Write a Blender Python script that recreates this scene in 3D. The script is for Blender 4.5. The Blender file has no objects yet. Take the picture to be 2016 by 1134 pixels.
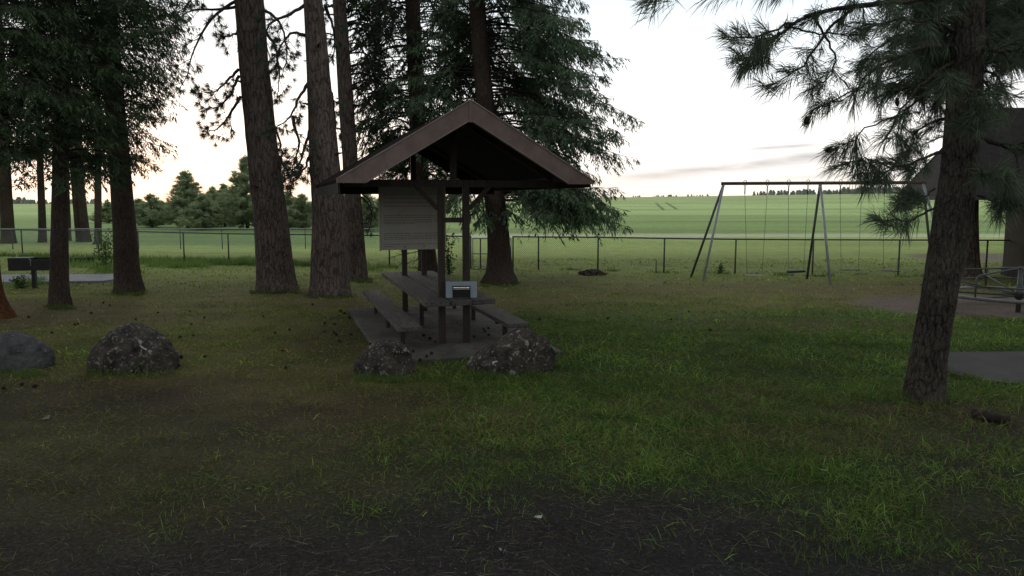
import bpy, math, random
import numpy as np
from mathutils import Vector, noise as mnoise

random.seed(7)
RNG = np.random.default_rng(11)
S = bpy.context.scene
COL = S.collection

# ---------------------------------------------------------------- camera model
CH, FPX, HOR = 2.4, 1560.0, 392.0
PITCH = math.atan((567 - HOR) / FPX)
SP, CP = math.sin(PITCH), math.cos(PITCH)

def ray(px, py):
    x, v = (px - 1008) / FPX, (567 - py) / FPX
    return np.array([x, CP + v * SP, -SP + v * CP])

def at(px, py, d):
    r = ray(px, py)
    return np.array([0, 0, CH]) + r * (d / r[1])

def gp(px, py, z=0.0):
    r = ray(px, py)
    return np.array([0, 0, CH]) + r * ((z - CH) / r[2])

# ---------------------------------------------------------------- noise in numpy
def _h(ix, iy, seed):
    n = (ix.astype(np.int64) * 374761393 + iy.astype(np.int64) * 668265263 + seed * 1442695041) & 0xffffffff
    n = ((n ^ (n >> 13)) * 1274126177) & 0xffffffff
    return ((n ^ (n >> 16)) & 0xffff) / 65535.0

def vnoise(x, y, seed=0):
    ix, iy = np.floor(x), np.floor(y)
    fx, fy = x - ix, y - iy
    fx, fy = fx * fx * (3 - 2 * fx), fy * fy * (3 - 2 * fy)
    a, b = _h(ix, iy, seed), _h(ix + 1, iy, seed)
    c, d = _h(ix, iy + 1, seed), _h(ix + 1, iy + 1, seed)
    return (a * (1 - fx) + b * fx) * (1 - fy) + (c * (1 - fx) + d * fx) * fy

def fbm(x, y, seed=0, o=4):
    s, a, t = 0, 0.5, 0
    for k in range(o):
        s = s + a * vnoise(x * 2 ** k, y * 2 ** k, seed + k * 17)
        t += a
        a *= 0.5
    return s / t

def sstep(a, b, x):
    t = np.clip((x - a) / (b - a), 0, 1)
    return t * t * (3 - 2 * t)

# ---------------------------------------------------------------- objects
def tag(o, label=None, cat=None, group=None, kind=None):
    if label: o['label'] = label
    if cat: o['category'] = cat
    if group: o['group'] = group
    if kind: o['kind'] = kind
    return o

def thing(name, label, cat, loc=(0, 0, 0), group=None, rz=0.0):
    o = bpy.data.objects.new(name, None)
    COL.objects.link(o)
    o.location = loc
    o.rotation_euler = (0, 0, rz)
    o.empty_display_size = 0.1
    return tag(o, label, cat, group)

def dup(root, label, group=None):
    r = root.copy(); COL.objects.link(r); r['label'] = label
    if group: r['group'] = group
    for ch in list(root.children):
        c = ch.copy(); COL.objects.link(c); c.parent = r
        for g in list(ch.children):
            d = g.copy(); COL.objects.link(d); d.parent = c
    return r

class MB:
    """collects shapes, links them as one mesh object"""
    def __init__(s):
        s.V, s.F, s.M, s.n = [], [], [], 0
        s.TV, s.TM, s.TC = [], [], []      # loose triangles (numpy): vertices (n,3,3)
    def add(s, verts, faces, mi=0):
        s.V.append(np.asarray(verts, dtype=float))
        for f in faces:
            s.F.append(tuple(i + s.n for i in f)); s.M.append(mi)
        s.n += len(verts)
        return s
    def box(s, c, size, ax=None, mi=0):
        """ax: three unit axes (rows)"""
        ax = np.eye(3) if ax is None else np.asarray(ax, float)
        h = np.asarray(size, float) / 2
        v = []
        for z in (-1, 1):
            for x, y in ((-1, -1), (1, -1), (1, 1), (-1, 1)):
                v.append(np.asarray(c, float) + ax[0] * x * h[0] + ax[1] * y * h[1] + ax[2] * z * h[2])
        return s.add(v, [(3, 2, 1, 0), (4, 5, 6, 7), (0, 1, 5, 4), (1, 2, 6, 5), (2, 3, 7, 6), (3, 0, 4, 7)], mi)
    def bar(s, a, b, w, h, up=(0, 0, 1), mi=0):
        a, b = np.asarray(a, float), np.asarray(b, float)
        d = b - a; L = np.linalg.norm(d); d /= L
        up = np.asarray(up, float)
        x = np.cross(d, up); x /= np.linalg.norm(x)
        y = np.cross(x, d)
        return s.box((a + b) / 2, (w, L, h), (x, d, y), mi)
    def tube(s, pts, rad, n=8, cap=True, mi=0):
        pts = np.asarray(pts, float); m = len(pts)
        rad = np.full(m, rad) if np.isscalar(rad) else np.asarray(rad, float)
        t = np.gradient(pts, axis=0)
        t /= np.linalg.norm(t, axis=1)[:, None] + 1e-12
        ref = np.array([0, 0, 1.0]) if abs(t[0][2]) < 0.9 else np.array([1.0, 0, 0])
        x = np.cross(t[0], ref); x /= np.linalg.norm(x)
        v = []
        ang = np.linspace(0, 2 * math.pi, n, endpoint=False)
        for i in range(m):
            x = x - t[i] * np.dot(x, t[i]); x /= np.linalg.norm(x) + 1e-12
            y = np.cross(t[i], x)
            v.append(pts[i] + rad[i] * (np.cos(ang)[:, None] * x + np.sin(ang)[:, None] * y))
        v = np.concatenate(v)
        f = []
        for i in range(m - 1):
            for k in range(n):
                k2 = (k + 1) % n
                f.append((i * n + k, i * n + k2, (i + 1) * n + k2, (i + 1) * n + k))
        if cap:
            f.append(tuple(range(n - 1, -1, -1))); f.append(tuple((m - 1) * n + k for k in range(n)))
        return s.add(v, f, mi)
    def tris(s, T, mi=0, col=None):
        """T: (n,3,3)"""
        if len(T):
            s.TV.append(np.asarray(T, float)); s.TM.append(np.full(len(T), mi))
            if col is not None: s.TC.append(np.repeat(col, 3, axis=0))
        return s
    def build(s, name, mats, parent=None, origin=(0, 0, 0), smooth=False):
        mats = mats if isinstance(mats, (list, tuple)) else [mats]
        V = np.concatenate(s.V) if s.V else np.zeros((0, 3))
        nT = sum(len(t) for t in s.TV)
        nv0 = len(V)
        if nT:
            TV = np.concatenate(s.TV).reshape(-1, 3)
            V = np.concatenate([V, TV])
        V = V - np.asarray(origin, float)
        tot = np.array([len(f) for f in s.F] + [], dtype=np.int32)
        loops = np.array([i for f in s.F for i in f], dtype=np.int32)
        if nT:
            tot = np.concatenate([tot, np.full(nT, 3, dtype=np.int32)])
            loops = np.concatenate([loops, np.arange(nT * 3, dtype=np.int32) + nv0])
        start = np.concatenate([[0], np.cumsum(tot)[:-1]]).astype(np.int32)
        me = bpy.data.meshes.new(name)
        me.vertices.add(len(V)); me.vertices.foreach_set('co', V.astype(np.float32).ravel())
        me.loops.add(len(loops)); me.loops.foreach_set('vertex_index', loops)
        me.polygons.add(len(tot))
        me.polygons.foreach_set('loop_start', start); me.polygons.foreach_set('loop_total', tot)
        mi = np.array(s.M, dtype=np.int32)
        if nT: mi = np.concatenate([mi, np.concatenate(s.TM).astype(np.int32)])
        me.polygons.foreach_set('material_index', mi)
        me.polygons.foreach_set('use_smooth', np.full(len(tot), smooth, dtype=bool))
        for m in mats: me.materials.append(m)
        if s.TC and nT:
            C = np.ones((len(V), 4), dtype=np.float32)
            C[nv0:, :3] = np.concatenate(s.TC)
            at_ = me.attributes.new('Col', 'FLOAT_COLOR', 'POINT')
            at_.data.foreach_set('color', C.ravel())
        me.update(calc_edges=True)
        o = bpy.data.objects.new(name, me)
        COL.objects.link(o)
        if parent is not None: o.parent = parent
        return o

def norm(a):
    return a / (np.linalg.norm(a, axis=-1, keepdims=True) + 1e-12)

def blades(P, D, L, W, twist=None):
    """thin triangles: base P, direction D, length L, width W"""
    n = len(P)
    r = RNG.normal(size=(n, 3)) if twist is None else twist
    side = norm(np.cross(D, r)) * (np.asarray(W) / 2).reshape(-1, 1)
    tip = P + D * np.asarray(L).reshape(-1, 1)
    return np.stack([P - side, P + side, tip], axis=1)

# ---------------------------------------------------------------- materials
def new_mat(name):
    m = bpy.data.materials.new(name); m.use_nodes = True
    nt = m.node_tree; b = nt.nodes['Principled BSDF']
    b.inputs['Specular IOR Level'].default_value = 0.25
    return m, nt, b

def nd(nt, t, **kw):
    n = nt.nodes.new(t)
    for k, v in kw.items():
        if k.startswith('i_'): n.inputs[k[2:].replace('_', ' ')].default_value = v
        else: setattr(n, k, v)
    return n

def ramp(nt, fac, stops):
    r = nd(nt, 'ShaderNodeValToRGB'); e = r.color_ramp.elements
    while len(e) > 1: e.remove(e[-1])
    e[0].position = stops[0][0]; e[0].color = (*stops[0][1], 1)
    for p, c in stops[1:]:
        x = e.new(p); x.color = (*c, 1)
    nt.links.new(fac, r.inputs[0])
    return r.outputs[0]

def noisy(name, c1, c2, scale=4, rough=0.85, bump=0.2, bscale=30, stretch=(1, 1, 1), metal=0.0, spec=0.25, lichen=None, lo=.35, hi=.65):
    m, nt, b = new_mat(name)
    tc = nd(nt, 'ShaderNodeTexCoord'); mp = nd(nt, 'ShaderNodeMapping'); mp.inputs['Scale'].default_value = stretch
    nt.links.new(tc.outputs['Object'], mp.inputs[0])
    n1 = nd(nt, 'ShaderNodeTexNoise', i_Scale=scale, i_Detail=8.0, i_Roughness=0.65)
    nt.links.new(mp.outputs[0], n1.inputs['Vector'])
    col = ramp(nt, n1.outputs['Fac'], [(lo, c1), (hi, c2)])
    if lichen:
        for (sc, th, lc) in lichen:
            n3 = nd(nt, 'ShaderNodeTexNoise', i_Scale=sc, i_Detail=5.0, i_Roughness=0.6)
            nt.links.new(tc.outputs['Object'], n3.inputs['Vector'])
            f = ramp(nt, n3.outputs['Fac'], [(th, (0, 0, 0)), (th + .03, (1, 1, 1))])
            mx = nd(nt, 'ShaderNodeMix', data_type='RGBA')
            nt.links.new(f, mx.inputs[0]); nt.links.new(col, mx.inputs[6]); mx.inputs[7].default_value = (*lc, 1)
            col = mx.outputs[2]
    nt.links.new(col, b.inputs['Base Color'])
    b.inputs['Roughness'].default_value = rough; b.inputs['Metallic'].default_value = metal
    b.inputs['Specular IOR Level'].default_value = spec
    if bump:
        n2 = nd(nt, 'ShaderNodeTexNoise', i_Scale=bscale, i_Detail=6.0)
        nt.links.new(mp.outputs[0], n2.inputs['Vector'])
        bp = nd(nt, 'ShaderNodeBump', i_Strength=bump, i_Distance=0.02)
        nt.links.new(n2.outputs['Fac'], bp.inputs['Height']); nt.links.new(bp.outputs[0], b.inputs['Normal'])
    return m

def bark_mat(name, dark, light, scale=9.0, bump=0.9, stretch=.16, plates=.5):
    m, nt, b = new_mat(name)
    tc = nd(nt, 'ShaderNodeTexCoord')
    def mapped(sz):
        mp = nd(nt, 'ShaderNodeMapping'); mp.inputs['Scale'].default_value = (1, 1, sz); nt.links.new(tc.outputs['Object'], mp.inputs[0]); return mp.outputs[0]
    warp = nd(nt, 'ShaderNodeTexNoise', i_Scale=6.0, i_Detail=5.0); nt.links.new(tc.outputs['Object'], warp.inputs['Vector'])
    mxv = nd(nt, 'ShaderNodeMix', data_type='RGBA'); mxv.inputs[0].default_value = .10
    nt.links.new(mapped(stretch * 1.6), mxv.inputs[6]); nt.links.new(warp.outputs['Color'], mxv.inputs[7])
    vo = nd(nt, 'ShaderNodeTexVoronoi', feature='DISTANCE_TO_EDGE', i_Scale=scale); nt.links.new(mxv.outputs[2], vo.inputs['Vector'])
    ed = ramp(nt, vo.outputs['Distance'], [(0, (0, 0, 0)), (.16, (1, 1, 1))])
    n1 = nd(nt, 'ShaderNodeTexNoise', i_Scale=scale * 2.2, i_Detail=9.0, i_Roughness=.72); nt.links.new(mapped(stretch), n1.inputs['Vector'])
    n2 = nd(nt, 'ShaderNodeTexNoise', i_Scale=scale * 6, i_Detail=6.0, i_Roughness=.75); nt.links.new(mapped(.45), n2.inputs['Vector'])
    n3 = nd(nt, 'ShaderNodeTexNoise', i_Scale=1.4, i_Detail=3.0); nt.links.new(tc.outputs['Object'], n3.inputs['Vector'])
    def MM(op, a, b_, c=None):
        n = nd(nt, 'ShaderNodeMath', operation=op)
        for i, v in enumerate((a, b_, c)):
            if v is None: continue
            if isinstance(v, (int, float)): n.inputs[i].default_value = v
            else: nt.links.new(v, n.inputs[i])
        return n.outputs[0]
    h = MM('MULTIPLY_ADD', ed, plates * .35, MM('MULTIPLY_ADD', n2.outputs['Fac'], .45, MM('MULTIPLY', n1.outputs['Fac'], .75)))
    h = MM('MULTIPLY_ADD', MM('SUBTRACT', n3.outputs['Fac'], .5), .35, h)
    t0 = .48 + plates * .12
    col = ramp(nt, h, [(t0, dark), (t0 + .16, tuple((a * 1.2 + c * .8) / 2 for a, c in zip(dark, light))), (t0 + .36, light)])
    nt.links.new(col, b.inputs['Base Color']); b.inputs['Roughness'].default_value = .95
    b.inputs['Specular IOR Level'].default_value = .1
    bp = nd(nt, 'ShaderNodeBump', i_Strength=bump, i_Distance=.05)
    nt.links.new(h, bp.inputs['Height']); nt.links.new(bp.outputs[0], b.inputs['Normal'])
    return m

def leaf_mat(name, c1, c2, scale=1.2, trans=.18):
    m, nt, b = new_mat(name)
    tc = nd(nt, 'ShaderNodeTexCoord')
    n1 = nd(nt, 'ShaderNodeTexNoise', i_Scale=scale, i_Detail=5.0, i_Roughness=.7)
    nt.links.new(tc.outputs['Object'], n1.inputs['Vector'])
    col = ramp(nt, n1.outputs['Fac'], [(.35, c1), (.65, c2)])
    nt.links.new(col, b.inputs['Base Color']); b.inputs['Roughness'].default_value = .75
    b.inputs['Specular IOR Level'].default_value = .15
    tr = nd(nt, 'ShaderNodeBsdfTranslucent'); nt.links.new(col, tr.inputs[0])
    mx = nd(nt, 'ShaderNodeMixShader'); mx.inputs[0].default_value = trans
    out = nt.nodes['Material Output']
    nt.links.new(b.outputs[0], mx.inputs[1]); nt.links.new(tr.outputs[0], mx.inputs[2]); nt.links.new(mx.outputs[0], out.inputs[0])
    return m

def attr_leaf(name, trans=.2):
    m, nt, b = new_mat(name)
    a = nd(nt, 'ShaderNodeAttribute', attribute_name='Col')
    nt.links.new(a.outputs['Color'], b.inputs['Base Color']); b.inputs['Roughness'].default_value = .7
    b.inputs['Specular IOR Level'].default_value = .15
    tr = nd(nt, 'ShaderNodeBsdfTranslucent'); nt.links.new(a.outputs['Color'], tr.inputs[0])
    mx = nd(nt, 'ShaderNodeMixShader'); mx.inputs[0].default_value = trans
    out = nt.nodes['Material Output']
    nt.links.new(b.outputs[0], mx.inputs[1]); nt.links.new(tr.outputs[0], mx.inputs[2]); nt.links.new(mx.outputs[0], out.inputs[0])
    return m

def chain_mat():
    m, nt, b = new_mat('galvanised_chain_link')
    uv = nd(nt, 'ShaderNodeTexCoord'); sx = nd(nt, 'ShaderNodeSeparateXYZ')
    nt.links.new(uv.outputs['Object'], sx.inputs[0])
    def M(op, a, b_=None, c=None):
        n = nd(nt, 'ShaderNodeMath', operation=op)
        for i, v in enumerate((a, b_, c)):
            if v is None: continue
            if isinstance(v, (int, float)): n.inputs[i].default_value = v
            else: nt.links.new(v, n.inputs[i])
        return n.outputs[0]
    def line(sgn):
        k = M('MULTIPLY', M('MULTIPLY_ADD', sx.outputs['Z'], float(sgn), sx.outputs['X']), 1 / .072)
        return M('LESS_THAN', M('ABSOLUTE', M('SUBTRACT', M('FRACT', k), .5)), .036)
    f = M('MAXIMUM', line(1), line(-1))
    b.inputs['Base Color'].default_value = (.16, .18, .18, 1); b.inputs['Metallic'].default_value = .3; b.inputs['Roughness'].default_value = .6
    tr = nd(nt, 'ShaderNodeBsdfTransparent'); mx = nd(nt, 'ShaderNodeMixShader')
    nt.links.new(f, mx.inputs[0]); nt.links.new(tr.outputs[0], mx.inputs[1]); nt.links.new(b.outputs[0], mx.inputs[2])
    nt.links.new(mx.outputs[0], nt.nodes['Material Output'].inputs[0])
    return m

def ground_mat():
    m, nt, b = new_mat('ground_cover')
    a = nd(nt, 'ShaderNodeAttribute', attribute_name='Col')
    tc = nd(nt, 'ShaderNodeTexCoord')
    n1 = nd(nt, 'ShaderNodeTexNoise', i_Scale=26.0, i_Detail=6.0, i_Roughness=.75)
    n2 = nd(nt, 'ShaderNodeTexNoise', i_Scale=1.6, i_Detail=6.0, i_Roughness=.7)
    mp = nd(nt, 'ShaderNodeMapping'); mp.inputs['Scale'].default_value = (.02, .09, 1)
    n3 = nd(nt, 'ShaderNodeTexNoise', i_Scale=1.0, i_Detail=8.0, i_Roughness=.7)
    nt.links.new(tc.outputs['Object'], n1.inputs['Vector']); nt.links.new(tc.outputs['Object'], n2.inputs['Vector'])
    nt.links.new(tc.outputs['Object'], mp.inputs[0]); nt.links.new(mp.outputs[0], n3.inputs['Vector'])
    v1 = ramp(nt, n1.outputs['Fac'], [(.28, (.25,) * 3), (.5, (.9,) * 3), (.72, (2.0,) * 3)])
    v2 = ramp(nt, n2.outputs['Fac'], [(.3, (.78,) * 3), (.7, (1.22,) * 3)])
    v3 = ramp(nt, n3.outputs['Fac'], [(.3, (.78,) * 3), (.7, (1.22,) * 3)])
    mp4 = nd(nt, 'ShaderNodeMapping'); mp4.inputs['Scale'].default_value = (.004, .05, 1); mp4.inputs['Rotation'].default_value = (0, 0, .06)
    n4 = nd(nt, 'ShaderNodeTexNoise', i_Scale=1.0, i_Detail=6.0, i_Roughness=.65)
    nt.links.new(tc.outputs['Object'], mp4.inputs[0]); nt.links.new(mp4.outputs[0], n4.inputs['Vector'])
    v4 = ramp(nt, n4.outputs['Fac'], [(.34, (.74, .72, .76)), (.5, (1, 1, 1)), (.66, (1.20, 1.17, 1.12))])
    col = a.outputs['Color']
    for v in (v1, v2, v3, v4):
        mx = nd(nt, 'ShaderNodeMix', data_type='RGBA', blend_type='MULTIPLY'); mx.inputs[0].default_value = 1
        nt.links.new(col, mx.inputs[6]); nt.links.new(v, mx.inputs[7]); col = mx.outputs[2]
    nt.links.new(col, b.inputs['Base Color']); b.inputs['Roughness'].default_value = .95
    b.inputs['Specular IOR Level'].default_value = .08
    bp = nd(nt, 'ShaderNodeBump', i_Strength=.6, i_Distance=.03)
    nt.links.new(n1.outputs['Fac'], bp.inputs['Height']); nt.links.new(bp.outputs[0], b.inputs['Normal'])
    return m

MAT = dict(
    ground=ground_mat(), grass=attr_leaf('grass_blades', .25), straw=attr_leaf('dry_needles', .05),
    slab=noisy('old_concrete', (.050, .047, .044), (.105, .100, .094), 1.3, .9, .25, 60),
    drive=noisy('worn_path', (.030, .028, .027), (.052, .049, .047), 1.6, .9, .3, 50),
    pad=noisy('pale_concrete', (.15, .155, .17), (.22, .225, .245), 2.0, .9, .2, 60),
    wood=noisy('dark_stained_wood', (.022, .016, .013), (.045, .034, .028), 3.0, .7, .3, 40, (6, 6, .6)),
    plank=noisy('weathered_plank', (.024, .023, .022), (.105, .102, .098), 3.5, .65, .5, 40, (9, .8, 9), lichen=[(9, .70, (.20, .20, .20))]),  # lichen argument only adds pale patches to the planks
    roof=noisy('brown_roof_metal', (.098, .070, .061), (.168, .121, .108), 2.5, .55, .05, 20, spec=.3),
    rooftop=noisy('dark_roof_sheet', (.018, .015, .014), (.03, .026, .024), 2.5, 1.0, .1, 20, spec=0.0),
    trim=noisy('drip_edge_metal', (.16, .125, .115), (.26, .21, .195), 3.5, .45, .05, 20, spec=.4),
    soffit=noisy('dark_boarding', (.012, .010, .010), (.022, .019, .018), 4, .9, .2, 30),  # dark tone includes painted shade of the shelter underside
    sign=noisy('sign_board', (.30, .295, .265), (.36, .35, .32), 2.0, .7, .05, 30),
    ink=noisy('sign_ink', (.045, .035, .03), (.06, .05, .045), 8, .8, 0),
    boxm=noisy('pale_blue_metal', (.20, .25, .31), (.25, .30, .37), 3.0, .5, .03, 20, spec=.35),
    black=noisy('black_enamel', (.008, .008, .009), (.014, .014, .015), 6, .45, .1, 40),
    glass=noisy('dark_glossy_panel', (.010, .012, .016), (.016, .018, .022), 4, .15, 0, spec=.6),
    chrome=noisy('reflection_metal', (.75, .72, .66), (.85, .82, .76), 8, .25, 0, metal=.9),  # metal of the bars standing for reflections in the panel
    galv=noisy('galvanised_steel', (.19, .215, .23), (.28, .305, .32), 5, .5, .05, 30, metal=.3, spec=.5),
    galvd=noisy('dull_steel', (.05, .055, .055), (.085, .092, .09), 5, .55, .05, 30, metal=.3),
    rust=noisy('rusty_pipe', (.07, .04, .03), (.12, .075, .055), 6, .8, .1, 40),
    seatd=noisy('dark_seat_rubber', (.012, .013, .013), (.02, .02, .02), 6, .7, .1, 40),
    seatl=noisy('worn_seat_board', (.22, .22, .20), (.32, .32, .29), 6, .7, .1, 40),
    rock=noisy('dark_basalt', (.011, .010, .009), (.060, .052, .045), 4.5, .95, 1.0, 20, lichen=[(24, .585, (.115, .11, .095)), (10, .61, (.19, .185, .165)), (6.0, .66, (.42, .42, .39))]),
    rockb=noisy('grey_basalt', (.026, .026, .028), (.080, .080, .083), 5.5, .9, .9, 20, lichen=[(15, .66, (.2, .2, .2)), (7, .73, (.42, .42, .4))]),
    bark=bark_mat('ponderosa_bark', (.036, .029, .026), (.172, .138, .122), 13.0, .9, .14, .6),
    bark2=bark_mat('spruce_bark', (.026, .020, .017), (.100, .076, .063), 16.0, .8, .25, .3),
    bark3=bark_mat('young_pine_bark', (.012, .010, .009), (.140, .120, .104), 18.0, 1.0, .24, .32),
    barko=bark_mat('orange_lit_bark', (.045, .020, .010), (.12, .052, .022), 12.0),  # orange light on the trunk foot painted into the bark colour
    twig=noisy('twig_bark', (.02, .017, .015), (.04, .034, .03), 6, .9, 0),
    fir=leaf_mat('fir_needles', (.030, .052, .028), (.085, .130, .062)),
    firb=leaf_mat('veiled_spruce_needles', (.050, .086, .050), (.120, .178, .105)),  # needle colour lightened for the lens veil over the spruce
    pine=leaf_mat('ponderosa_needles', (.045, .064, .052), (.09, .118, .09)),
    pineb=leaf_mat('near_pine_needles', (.050, .076, .050), (.125, .165, .105), 1.6),
    ypine=leaf_mat('young_pine_needles', (.26, .33, .19), (.40, .47, .28), .8, .5),  # needle colour lightened to carry distance haze
    leaf=leaf_mat('broad_leaves', (.045, .08, .03), (.10, .16, .05), 3),
    far=leaf_mat('far_wood_foliage', (.32, .35, .32), (.42, .45, .41), .2),  # distance haze painted in as a lighter foliage colour
    chain=chain_mat(),
    hutwall=noisy('cream_render', (.034, .032, .024), (.050, .047, .035), 2.0, .9, .1, 40),
    shingle=noisy('grey_shingle', (.013, .012, .012), (.030, .027, .026), 4.0, .9, .5, 14, (1, 1, 4)),
    fascia=noisy('weathered_fascia', (.028, .026, .025), (.05, .047, .044), 4.0, .8, .1, 30),
    cone=noisy('cone_scales', (.018, .013, .010), (.045, .032, .024), 30, .9, .5, 60),
    dirt=noisy('bare_dirt', (.03, .024, .018), (.07, .055, .042), 8, .95, .9, 30),
    log=noisy('rotten_log', (.010, .008, .007), (.028, .023, .019), 6, .95, .9, 20, (1, 1, 1)),
    paper=noisy('white_scrap', (.30, .30, .29), (.40, .40, .38), 20, .8, .2, 60),
    leafscrap=noisy('pale_dry_leaf', (.10, .095, .075), (.16, .15, .12), 20, .8, .2, 60),
    deck=noisy('pale_deck_steel', (.09, .09, .083), (.15, .145, .135), 5, .7, .1, 30),
)
MAT['boxm'].node_tree.nodes['Principled BSDF'].inputs['Metallic'].default_value = .1

# ---------------------------------------------------------------- terrain
def terrain(x, y):
    yy = np.maximum(y, 1.0)
    off = np.clip(.6 + .0132 * (x / yy * FPX), -9, 10)
    s = sstep(75, 900, y)
    H = s * (CH + 900 / FPX * off)
    H = H - 9 * sstep(900, 2600, y)
    return H * (y > 60) + .012 * (fbm(x * 1.3, y * 1.3, 5) - .5) * (y < 40)

def ell(px, py, rx, ry, x, y, soft=.5):
    """soft ellipse on the ground around the point that shows at px, py; rx, ry in metres"""
    c = gp(px, py)
    d = np.sqrt(((x - c[0]) / rx) ** 2 + ((y - c[1]) / ry) ** 2)
    return 1 - sstep(1 - soft, 1 + soft, d)

def cover(x, y):
    """-> colour (n,3), grass density (n), greenness(n)"""
    n1 = fbm(x * .55, y * .55, 3); n2 = fbm(x * 1.7, y * 1.7, 9); n3 = fbm(x * 4.5, y * 4.5, 21)
    jit = (n1 - .5) * 1.5 + (n2 - .5) * .9
    # gravel of the drive in front, breaking up into the lawn
    edge = np.interp(x, [-6, -4.5, -2.5, -1.2, 0, .8, 1.6, 2.3, 3.0, 4.0, 6], [6.3, 5.9, 5.6, 5.75, 5.95, 6.0, 6.1, 5.75, 5.2, 5.5, 6.4])
    grav = 1 - sstep(-.8, 1.0, y - edge + jit * 1.35)
    dirt = (1 - sstep(-.4, 1.8, y - np.interp(x, [-7, -4, -2, 0, 3, 3.6, 5, 7], [10.2, 9.3, 8.0, 6.6, 5.2, 6.6, 8.3, 8.8]) + jit * 1.1))
    lush = sstep(-2.8, .6, x + jit * 2.0) * (1 - sstep(15, 19, y + jit * 3))
    green = np.clip(.28 + .75 * lush + (n2 - .5) * .9, 0, 1)
    brown = np.zeros_like(x)
    for px, py, rx, ry, k in ((680, 800, 1.3, 1.0, .95), (880, 830, 1.5, .8, .6), (270, 770, 2.2, 1.2, .85), (560, 745, 1.4, .8, .6), (60, 620, 2.6, 2.2, .9), (170, 620, 2.5, 2.0, .6), (690, 655, .9, 2.2, .8),
                              (1350, 800, 1.1, .5, .5), (1480, 770, .8, .5, .55), (1650, 860, 1.5, .6, .7), (1850, 820, 1.6, .7, .8), (1560, 640, 3.0, .9, .6), (1000, 880, 2, .4, .4),
                              (1450, 566, 4.2, 1.3, .75), (1700, 570, 3.0, 2.2, .8), (1250, 560, 4, 1.0, .5), (1050, 590, 2.0, 2.0, .5), (560, 580, 2.6, 2.0, .5), (660, 590, 1.5, 1.5, .7), (1165, 545, 2.5, .9, .8)):
        brown = np.maximum(brown, k * ell(px, py, rx, ry, x, y, .6))
    brown = np.clip(brown * (.25 + 1.1 * n2) , 0, .85)
    sand = np.maximum(ell(1960, 602, 3.1, 2.0, x, y, .15), 0)
    infield = ell(1960, 507, 3.4, 2.6, x, y, .12)
    dens = np.clip((1 - .97 * grav) * (1 - .62 * dirt) * (1 - .66 * brown) * (.40 + .75 * green), 0, 1)
    dens = dens * (1 - sand) * (1 - infield)
    dens = np.maximum(dens, grav * .05 * (n2 > .55))
    g_green = np.stack([.034 + .012 * n3, .062 + .022 * n3, .012 + .004 * n3], -1)  # near ground colours kept low, tree shade painted into them
    g_dry = np.stack([.105 + .04 * n3, .098 + .036 * n3, .036 + .010 * n3], -1)
    c = g_dry + (g_green - g_dry) * green[:, None]
    bc = np.array([.060, .043, .026]) + np.array([.075, .066, .032]) * sstep(14, 22, y)[:, None]
    c = c + (bc - c) * brown[:, None]
    c = c + (np.array([.029, .025, .020]) - c) * (dirt * (.45 + .5 * n2))[:, None]
    gv = np.array([.024, .023, .023]) * (.75 + .5 * n3)[:, None]
    c = c + (gv - c) * (grav * .95)[:, None]
    c = c + (np.array([.115, .095, .078]) - c) * sand[:, None]
    c = c * (1 - .35 * dens * (y < 14))[:, None]  # ground under dense blades darkened, their shadow painted in
    # zones beyond, their own colours lightened for haze and open sky
    k = sstep(19, 27, y + jit * 1.2)
    back = np.array([.165, .205, .062]) * (.85 + .3 * n1)[:, None]
    c = c + (back - c) * (k * (1 - .7 * brown) * (1 - sand))[:, None]
    k = sstep(28, 44, y)
    c = c + (np.array([.37, .475, .155]) - c) * (k * .9)[:, None]
    leftz = sstep(-3, -9, x + .12 * (y - 40))
    k = sstep(38, 41, y + .1 * x) * leftz
    c = c + (np.array([.20, .32, .115]) - c) * (k * .9)[:, None]
    c = c + (np.array([.17, .145, .12]) - c) * (infield * .95)[:, None]
    k = sstep(49.5, 51, y) * (1 - sstep(54, 55.5, y)) * (1 - leftz)
    c = c + (np.array([.52, .54, .40]) - c) * (k * .75)[:, None]
    k = sstep(55, 58, y + (n1 - .5) * 3)
    c = c + (np.array([.22, .32, .115]) - c) * (k * .9)[:, None]
    k = sstep(70, 150, y)
    c = c + (np.array([.40, .54, .215]) - c) * k[:, None]
    k = sstep(180, 700, y)
    c = c + (np.array([.42, .51, .235]) - c) * k[:, None]
    return c, dens, green, brown

def spaced(a, b, d0, growth, maxstep):
    out = [a]; d = d0
    while out[-1] < b:
        out.append(out[-1] + d); d = min(d * growth, maxstep)
    return np.array(out)

ys = np.concatenate([-spaced(0, 400, .6, 1.25, 80)[::-1][:-1] + 3.0, spaced(3.0, 3200, .05, 1.013, 60)])
xh = spaced(0, 2600, .055, 1.0215, 90)
xs = np.concatenate([-xh[::-1][:-1], xh])
X, Y = np.meshgrid(xs, ys)
xf, yf = X.ravel(), Y.ravel()
zf = terrain(xf, yf)
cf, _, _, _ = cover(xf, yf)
nx, ny = len(xs), len(ys)
idx = np.arange(nx * ny).reshape(ny, nx)
quads = np.stack([idx[:-1, :-1], idx[:-1, 1:], idx[1:, 1:], idx[1:, :-1]], -1).reshape(-1, 4)
me = bpy.data.meshes.new('ground')
me.vertices.add(len(xf)); me.vertices.foreach_set('co', np.stack([xf, yf, zf], -1).astype(np.float32).ravel())
me.loops.add(quads.size); me.loops.foreach_set('vertex_index', quads.ravel().astype(np.int32))
me.polygons.add(len(quads)); me.polygons.foreach_set('loop_start', (np.arange(len(quads)) * 4).astype(np.int32)); me.polygons.foreach_set('loop_total', np.full(len(quads), 4, np.int32))
me.polygons.foreach_set('use_smooth', np.ones(len(quads), bool))
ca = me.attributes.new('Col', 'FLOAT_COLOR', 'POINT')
ca.data.foreach_set('color', np.concatenate([cf, np.ones((len(cf), 1))], 1).astype(np.float32).ravel())
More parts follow.
